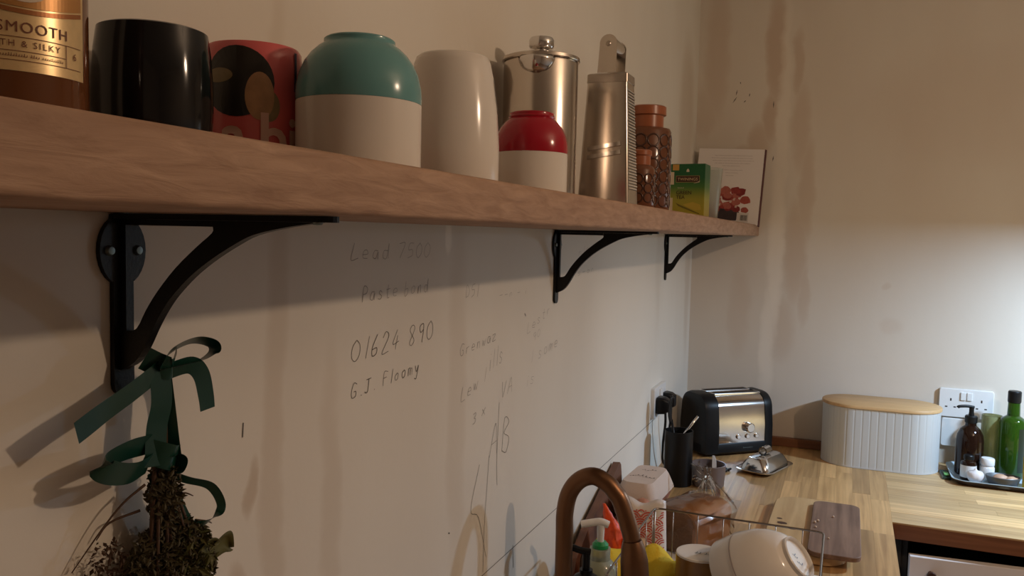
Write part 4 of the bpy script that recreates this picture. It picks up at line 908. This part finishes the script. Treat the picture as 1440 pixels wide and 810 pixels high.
t = thing('egg_carton', 'lower brown egg carton under the pale printed one', 'egg carton', (.076, 1.815, ZC + .0006), rz=0)
one(lambda b: loft(b, [[(x, y, z) for x, y in rrect(.078 + e, .235 + e, .016, 4)] for z, e in ((0, -.012), (.03, 0), (.033, .006), (.036, .006), (.058, -.01))]), 'carton_body', M_carton2, t, auto=40)
t = thing('egg_carton', 'pale pulp egg carton with printed lid beside bread bag', 'egg carton', (.082, 1.845, ZC + .0592), rz=rzE)
one(lambda b: loft(b, [[(x, y, z) for x, y in rrect(.088 + e, .17 + e, .016, 4)] for z, e in ((0, -.012), (.022, 0), (.026, .006), (.028, .006), (.0285, -.004))]), 'tray_base', M_carton2, t, auto=40)
one(lambda b: loft(b, [[(x, y, z) for x, y in rrect(.09 + e, .172 + e, .02, 5)] for z, e in ((.0287, .008), (.034, .006), (.060, -.012), (.070, -.022))]), 'carton_lid', M_carton, t, auto=40)
M_lp = mat('carton_print', (.10, .06, .04), .8)
def top(x0, y0, sx=1): return lambda x, y: Vector((x0 + x, y0 + y, .0706))
marks((3,), .019, top(-.028, -.026), 'lid_print', M_lp, t, 1); marks((2,), .016, top(-.016, .030), 'lid_print', M_lp, t, 1)
for (ya, sz_) in ((-.05, .012), (-.01, .010)): marks((3,), sz_, lambda x, y: Vector((.0445 - .006 - .30 * (y + .006) + .0012, ya + x, .044 + .8 * y)), 'side_print', M_lp, t, 1)
for k, (dy, dx) in enumerate(((-.113, -.020), (-.115, .022))):
    o = lathe_obj('egg', [(0, 0), (.011, .002), (.019, .012), (.0215, .022), (.019, .036), (.012, .047), (0, .053)], mat('brown_egg', (.45, .20, .12), .5, var=.08), None, seg=28, auto=80)
    o.location = (.082 + dx, 1.845 + dy, ZC + .0588); tag(o, ('left' if k == 0 else 'right') + ' brown egg propped at the near end of the egg carton', 'egg', 'brown eggs by the carton')
# --- wave-pattern bag
t = thing('noodle_bag', 'white paper bag printed with red wave arcs behind the tap', 'bag', (.129, 1.615, ZC + .0006), rz=math.radians(6))
def bagf(i, j, front):
    x = (i - .5) * (.105 - .012 * j); bulge = .026 * math.sin(math.pi * min(1, max(0, i))) ** .6 * (max(0, math.sin(math.pi * (.12 + .88 * j))) ** .5)
    z = .143 * j + .006 * math.sin(i * 9) * j
    return (x, -bulge if front else bulge, z)
M_bagp = mat('bag_paper', (.68, .60, .54), .4, bump=.3, bscale=40)
def f(b):
    quad_grid(b, lambda i, j: bagf(i, j, True), 16, 16); quad_grid(b, lambda i, j: bagf(i, j, False), 16, 16); bmesh.ops.remove_doubles(b, verts=b.verts, dist=.0004)
one(f, 'bag_body', M_bagp, t, smooth=True)
def f(b):
    rw = .0145
    for r_ in range(9):
        for c_ in range(-4, 5):
            cx_ = c_ * rw * 2 + (rw if r_ % 2 else 0); cz_ = .022 + r_ * rw * .86
            for q in (1.0, .70, .40):
                pts = []
                for k in range(11):
                    a = math.radians(20 + 140 * k / 10); pts.append((cx_ + rw * q * math.cos(a), cz_ + rw * q * math.sin(a)))
                for (p, s) in zip(pts, pts[1:]):
                    vs = []
                    for (x, z), e in ((p, -1), (s, -1), (s, 1), (p, 1)):
                        d = Vector((x - cx_, z - cz_)).normalized() * e * .0011; X, Z = x + d.x, z + d.y
                        j = Z / .143; wv = (.105 - .012 * j); i = X / wv + .5
                        if not (0.03 < i < .97 and .03 < j < .9): vs = None; break
                        y_ = bagf(i, j, True)[1] - .0008; vs.append(b.verts.new((X, y_, Z)))
                    if vs and len(vs) == 4: b.faces.new(vs)
    for v in [v for v in b.verts if not v.link_faces]: b.verts.remove(v)
one(f, 'wave_print', mat('red_wave_print', (.50, .05, .025), .5), t)
# --- orange net
t = thing('orange_net', 'crumpled bright orange net bag beside the wave-patterned bag', 'net bag', (.066, 1.545, ZC + .0006))
def f(b):
    rr = random.Random(4); n, mz = 26, 16; rows = []
    for j in range(mz + 1):
        q = j / mz; r = (.022 + .012 * math.sin(3 * q + 1)) * (1 - .80 * q ** 3)
        rows.append([b.verts.new((r * math.cos(2 * math.pi * k / n) * (1 + .3 * rr.uniform(-1, 1)) + .022 * math.sin(3 * q), r * .8 * math.sin(2 * math.pi * k / n) * (1 + .3 * rr.uniform(-1, 1)), .148 * q)) for k in range(n)])
    for a, c_ in zip(rows, rows[1:]):
        for k in range(n): b.faces.new((a[k], a[(k + 1) % n], c_[(k + 1) % n], c_[k]))
    b.faces.new(rows[0][::-1]); b.faces.new(rows[-1])
one(f, 'net', mat('orange_net_plastic', (.85, .085, .02), .4, var=.3, vscale=60), t, smooth=True)
t = thing('cinnamon_packet', 'crumpled brown and cream packet below the orange net', 'packet', (.135, 1.54, ZC + .0006))
def f(b):
    rr = random.Random(8); n = 18
    rings = [[((r_ * math.cos(2 * math.pi * k / n)) * (1 + .18 * rr.uniform(-1, 1)), r_ * .45 * math.sin(2 * math.pi * k / n) * (1 + .18 * rr.uniform(-1, 1)), z) for k in range(n)] for r_, z in ((.032, 0), (.038, .02), (.036, .05), (.028, .075), (.018, .092))]
    loft(b, rings)
one(f, 'wrapper', mat('tan_wrapper', (.45, .27, .14), .4, var=.5, vscale=60), t, smooth=True)
# --- bread in a bag
t = thing('bread_loaf', 'brown sliced loaf inside a clear plastic bag', 'bread', (.208, 1.778, ZC + .002), rz=math.radians(-24))
def loafring(y, s=1.0, e=0):
    pts = []; n = 40
    for k in range(n):
        a = 2 * math.pi * k / n; x = .050 * s * math.copysign(abs(math.cos(a)) ** .55, math.cos(a)); z = .052 + (.052 if math.sin(a) > 0 else .050) * s * math.copysign(abs(math.sin(a)) ** .6, math.sin(a))
        if math.sin(a) > .3: x *= 1.1
        pts.append((x * (1 + e), y, z * (1 + e * .7) + .001))
    return pts
M_crust = mat('brown_crust', (.42, .20, .085), .7, bump=.3, bscale=90, var=.25, vscale=25)
lf = one(lambda b: loft(b, [loafring(y, s) for y, s in ((-.068, .9), (-.066, .97), (-.05, 1), (.05, 1), (.064, .96), (.07, .85))]), 'loaf', M_crust, t, smooth=True)
one(lambda b: loft(b, [loafring(-.0685, .86), loafring(-.0705, .84)]), 'cut_face', mat('brown_crumb', (.30, .15, .075), .9, bump=.6, bscale=160, var=.3, vscale=120), t)
# clear plastic bag: thin crinkled film with glossy folds
m = bpy.data.materials.new('clear_film'); m.use_nodes = True; nt = m.node_tree; nt.nodes.remove(nt.nodes['Principled BSDF']); outn = nt.nodes['Material Output']
tr_ = nn(nt, 'ShaderNodeBsdfTransparent'); tr_.inputs[0].default_value = (.93, .92, .90, 1); gl = nn(nt, 'ShaderNodeBsdfGlossy'); gl.inputs[1].default_value = .12
lw = nn(nt, 'ShaderNodeFresnel'); lw.inputs[0].default_value = 1.25; mxs = nn(nt, 'ShaderNodeMixShader')
tcn = nn(nt, 'ShaderNodeTexCoord'); vz = nn(nt, 'ShaderNodeTexVoronoi'); vz.inputs['Scale'].default_value = 26; nt.links.new(tcn.outputs['Object'], vz.inputs['Vector'])
bp = nn(nt, 'ShaderNodeBump'); bp.inputs['Strength'].default_value = .35; bp.inputs['Distance'].default_value = .008; nt.links.new(vz.outputs['Distance'], bp.inputs['Height'])
nt.links.new(bp.outputs[0], gl.inputs['Normal']); nt.links.new(bp.outputs[0], lw.inputs['Normal'])
ad_ = nn(nt, 'ShaderNodeMath', operation='ADD'); ad_.inputs[1].default_value = .04; nt.links.new(lw.outputs[0], ad_.inputs[0])
nt.links.new(ad_.outputs[0], mxs.inputs[0]); nt.links.new(tr_.outputs[0], mxs.inputs[1]); nt.links.new(gl.outputs[0], mxs.inputs[2]); nt.links.new(mxs.outputs[0], outn.inputs[0])
M_film = m
def f(b):
    rr = random.Random(2); rings = []
    for y, s, dz in ((-.082, .92, 0), (-.076, 1.03, 0), (-.05, 1.08, 0), (0, 1.09, 0), (.05, 1.08, 0), (.080, 1.0, .0), (.090, .78, .018), (.098, .48, .042), (.106, .24, .062), (.114, .20, .070), (.122, .34, .074), (.128, .50, .070)):
        rings.append([(x - max(0, yy - .08) * 1.5 + .0035 * rr.uniform(-1, 1), yy + .003 * rr.uniform(-1, 1), max(.0006, z + dz * 1.0 * (1 if s < 1 else 0) + .003 * rr.uniform(-1, 1) if z > .01 else max(.0006, z + dz))) for x, yy, z in loafring(y, s)])
    loft(b, rings, True, False)
one(f, 'plastic_bag', M_film, t, auto=25)

# --- tap
t = thing('kitchen_tap', 'copper swan-neck kitchen tap with pull-out spray head', 'tap', (.10, 1.205, ZC))
path = [(0, 0, .012), (0, 0, .12), (0, 0, .2), (.0, 0, .24), (.0065, 0, .272), (.0225, 0, .2945), (.0445, 0, .3035), (.066, 0, .2955), (.079, 0, .283), (.0885, 0, .270), (.102, 0, .233), (.108, 0, .212)]
one(lambda b: tube(b, catmull(path, 5), .0135, 24), 'neck', M_copper, t, smooth=True)
def f(b):
    P = [Vector((.1075, 0, .2135)), Vector((.109, 0, .203)), Vector((.1115, 0, .183)), Vector((.1135, 0, .158)), Vector((.115, 0, .135)), Vector((.1155, 0, .128))]
    tube(b, P, [.0145, .0178, .0208, .0212, .0195, .016], 28)
one(f, 'spray_head', M_copper, t, auto=50)
lathe_obj('base_ring', [(0, .0122), (.026, .0122), (.026, .018), (.018, .024), (.0136, .026)], M_copper, t)
one(lambda b: (tube(b, [(0, .012, .06), (0, .045, .06)], .012, 16), tube(b, [(0, .04, .06), (.006, .046, .12)], .005, 10)), 'lever', M_copper, t, auto=40)
# --- soap bottles
t = thing('soap_bottle', 'clear washing-up soap bottle with green collar and white pump', 'bottle', (.127, 1.318, ZC + .0125))
lathe_obj('bottle_body', [(0, .0005), (.027, .0005), (.0295, .004), (.0295, .09), (.0275, .105), (.0215, .114), (.0172, .118), (.0172, .137), (0, .1375)], mat('cloudy_soap', (.55, .60, .50), .15, trans=.55), t)
lathe_obj('collar', [(0, .1377), (.0135, .1377), (.0135, .1435), (.0095, .148), (0, .148)], mat('green_plastic', (.02, .30, .09), .35), t, seg=30)
one(lambda b: (tube(b, [(0, 0, .148), (0, 0, .176)], [.0055, .0068], 14), tube(b, catmull([(.012, .004, .1765), (0, 0, .181), (-.012, -.004, .1795), (-.031, -.012, .176)], 5), .0062, 12)), 'pump_head', M_whitep, t, auto=50)
t = thing('soap_bottle', 'small black pump soap bottle next to the tap neck', 'bottle', (.127, 1.238, ZC + .0125))
lathe_obj('bottle_body', [(0, .0005), (.021, .0005), (.023, .004), (.023, .105), (.019, .118), (.0105, .123), (.0105, .13), (0, .13)], M_blackp, t)
one(lambda b: (tube(b, [(0, 0, .13), (0, 0, .158)], .006, 14), tube(b, catmull([(.006, .002, .158), (-.008, -.003, .160), (-.022, -.009, .165), (-.027, -.011, .1655)], 5), [.0055] * 10 + [.0045] * 6, 10)), 'pump_head', M_blackp, t, auto=50)
# --- yellow cloth
t = thing('dish_cloth', 'crumpled yellow dish cloth behind the soap bottles', 'cloth', (.165, 1.44, ZC + .0127))
def f(b):
    quad_grid(b, lambda i, j: ((i - .5) * .16, (j - .5) * .11, .030 + .062 * math.sin(math.pi * j) ** .6 + .010 * math.sin(9 * i + 4 * j) + .006 * math.sin(17 * i - 7 * j)), 28, 20)
o = one(f, 'cloth_fold', mat('yellow_cloth', (.72, .52, .03), .8, bump=.3, bscale=300), t, smooth=True); o.modifiers.new('thick', 'SOLIDIFY').thickness = -.004
one(lambda b: loft(b, [[(x, y, z) for x, y in rrect(.145, .085, .02, 5)] for z in (.0005, .028)]), 'cloth_base', MATS['yellow_cloth'], t, auto=40)

# --- dish rack with crockery
t = thing('dish_rack', 'thin steel wire dish rack over the sink drainer', 'dish rack', (0, 0, ZC + .0127))
RX0, RX1, RY0, RY1, RZ = .178, .472, 1.16, 1.502, .156
def f(b):
    pts = []
    for (x, y) in rrect(RX1 - RX0, RY1 - RY0, .014, 6, (RX0 + RX1) / 2, (RY0 + RY1) / 2): pts.append((x, y, RZ))
    pts.append(pts[0]); tube(b, pts, .0018, 8, False)
one(f, 'top_rim', M_wire, t, smooth=True)
def wire(p, q, r=.0010): return one(lambda b: tube(b, [p, q], r, 6), 'wire', M_wire, t, smooth=True)
for k in range(6): x = RX0 + .012 + (RX1 - RX0 - .024) * (k + .5) / 6; wire((x, RY1, RZ), (x, RY1 - .004, .012)); wire((x, RY0, RZ), (x, RY0 + .004, .012))
for k in range(7): y = RY0 + .02 + (RY1 - RY0 - .04) * k / 6; wire((RX0, y, RZ), (RX0 + .004, y, .012)); wire((RX1, y, RZ), (RX1 - .004, y, .012)); wire((RX0 + .004, y, .012), (RX1 - .004, y, .012), .0018)
wire((RX1 - .001, RY1 - .004, RZ), (RX1 - .001, RY1 - .004, .002), .0016); wire((RX0 + .001, RY1 - .004, RZ), (RX0 + .001, RY1 - .004, .002), .0022); wire((RX1 - .001, RY0 + .004, RZ), (RX1 - .001, RY0 + .004, .002), .0022); wire((RX0 + .001, RY0 + .004, RZ), (RX0 + .001, RY0 + .004, .002), .0022)
for z in (.012, ):
    one(lambda b: tube(b, [(x, y, z) for x, y in rrect(RX1 - RX0 - .008, RY1 - RY0 - .008, .014, 5, (RX0 + RX1) / 2, (RY0 + RY1) / 2)] + [(RX1 - .004, RY1 - .018, z)], .002, 8, False), 'bottom_rim', M_wire, t, smooth=True)
for k in range(3): one(lambda b: tube(b, catmull([(.215 + k * .03, 1.36, .012), (.215 + k * .03, 1.362, .06), (.222 + k * .03, 1.385, .075), (.229 + k * .03, 1.408, .06), (.229 + k * .03, 1.41, .012)], 6), .0018, 8), 'plate_loop', M_wire, t, smooth=True)
t = thing('mug', 'upside-down amber glazed mug with white base in dish rack', 'mug', (.2815, 1.385, ZC + .0285))
lathe_obj('body', [(.036, .0005), (.0395, .0008), (.0402, .004), (.0405, .04), (.0400, .1115), (.036, .1115), (.035, .004)], mat('amber_glaze', (.26, .125, .035), .15, var=.35, vscale=18), t, closed=True)
lathe_obj('base_disc', [(.0400, .1117), (.0392, .1145), (.036, .1152), (.033, .114), (0, .1138)], M_white, t)
marks((1, 1), .011, lambda x, y: Vector((-.008 + x, -.004 + y, .1143)), 'maker_mark', M_zinc, t)
handle(t, 60, .04, .02, .085, .024, MATS['amber_glaze'], .005)
axis = (RT * .65 + UP * .58 - FW * .49).normalized()
t = thing('bowl', 'white bowl tipped over on its side in dish rack', 'bowl', (.405, 1.36, 1.066))
t.rotation_mode = 'QUATERNION'; t.rotation_quaternion = Vector((0, 0, 1)).rotation_difference(axis)
lathe_obj('body', [(.076, -.068), (.0795, -.0685), (.0800, -.066), (.0765, -.028), (.069, -.002), (.060, .017), (.046, .034), (.036, .040), (.0345, .040), (.0345, .046), (.0325, .0475), (.030, .0455), (.029, .0415), (0, .041), (0, .036), (.04, .031), (.058, .012), (.070, -.018), (.0755, -.06)], M_white, t, seg=64, auto=40)
lathe_obj('groove_line', [(.0775, -.030), (.0769, -.0280)], mat('groove_grey', (.36, .31, .29), .4), t, seg=64)
marks((2,), .012, lambda x, y: Vector((x - .010, y - .005, .0416)), 'maker_mark', mat('blue_stamp', (.08, .1, .16), .5), t, 1)
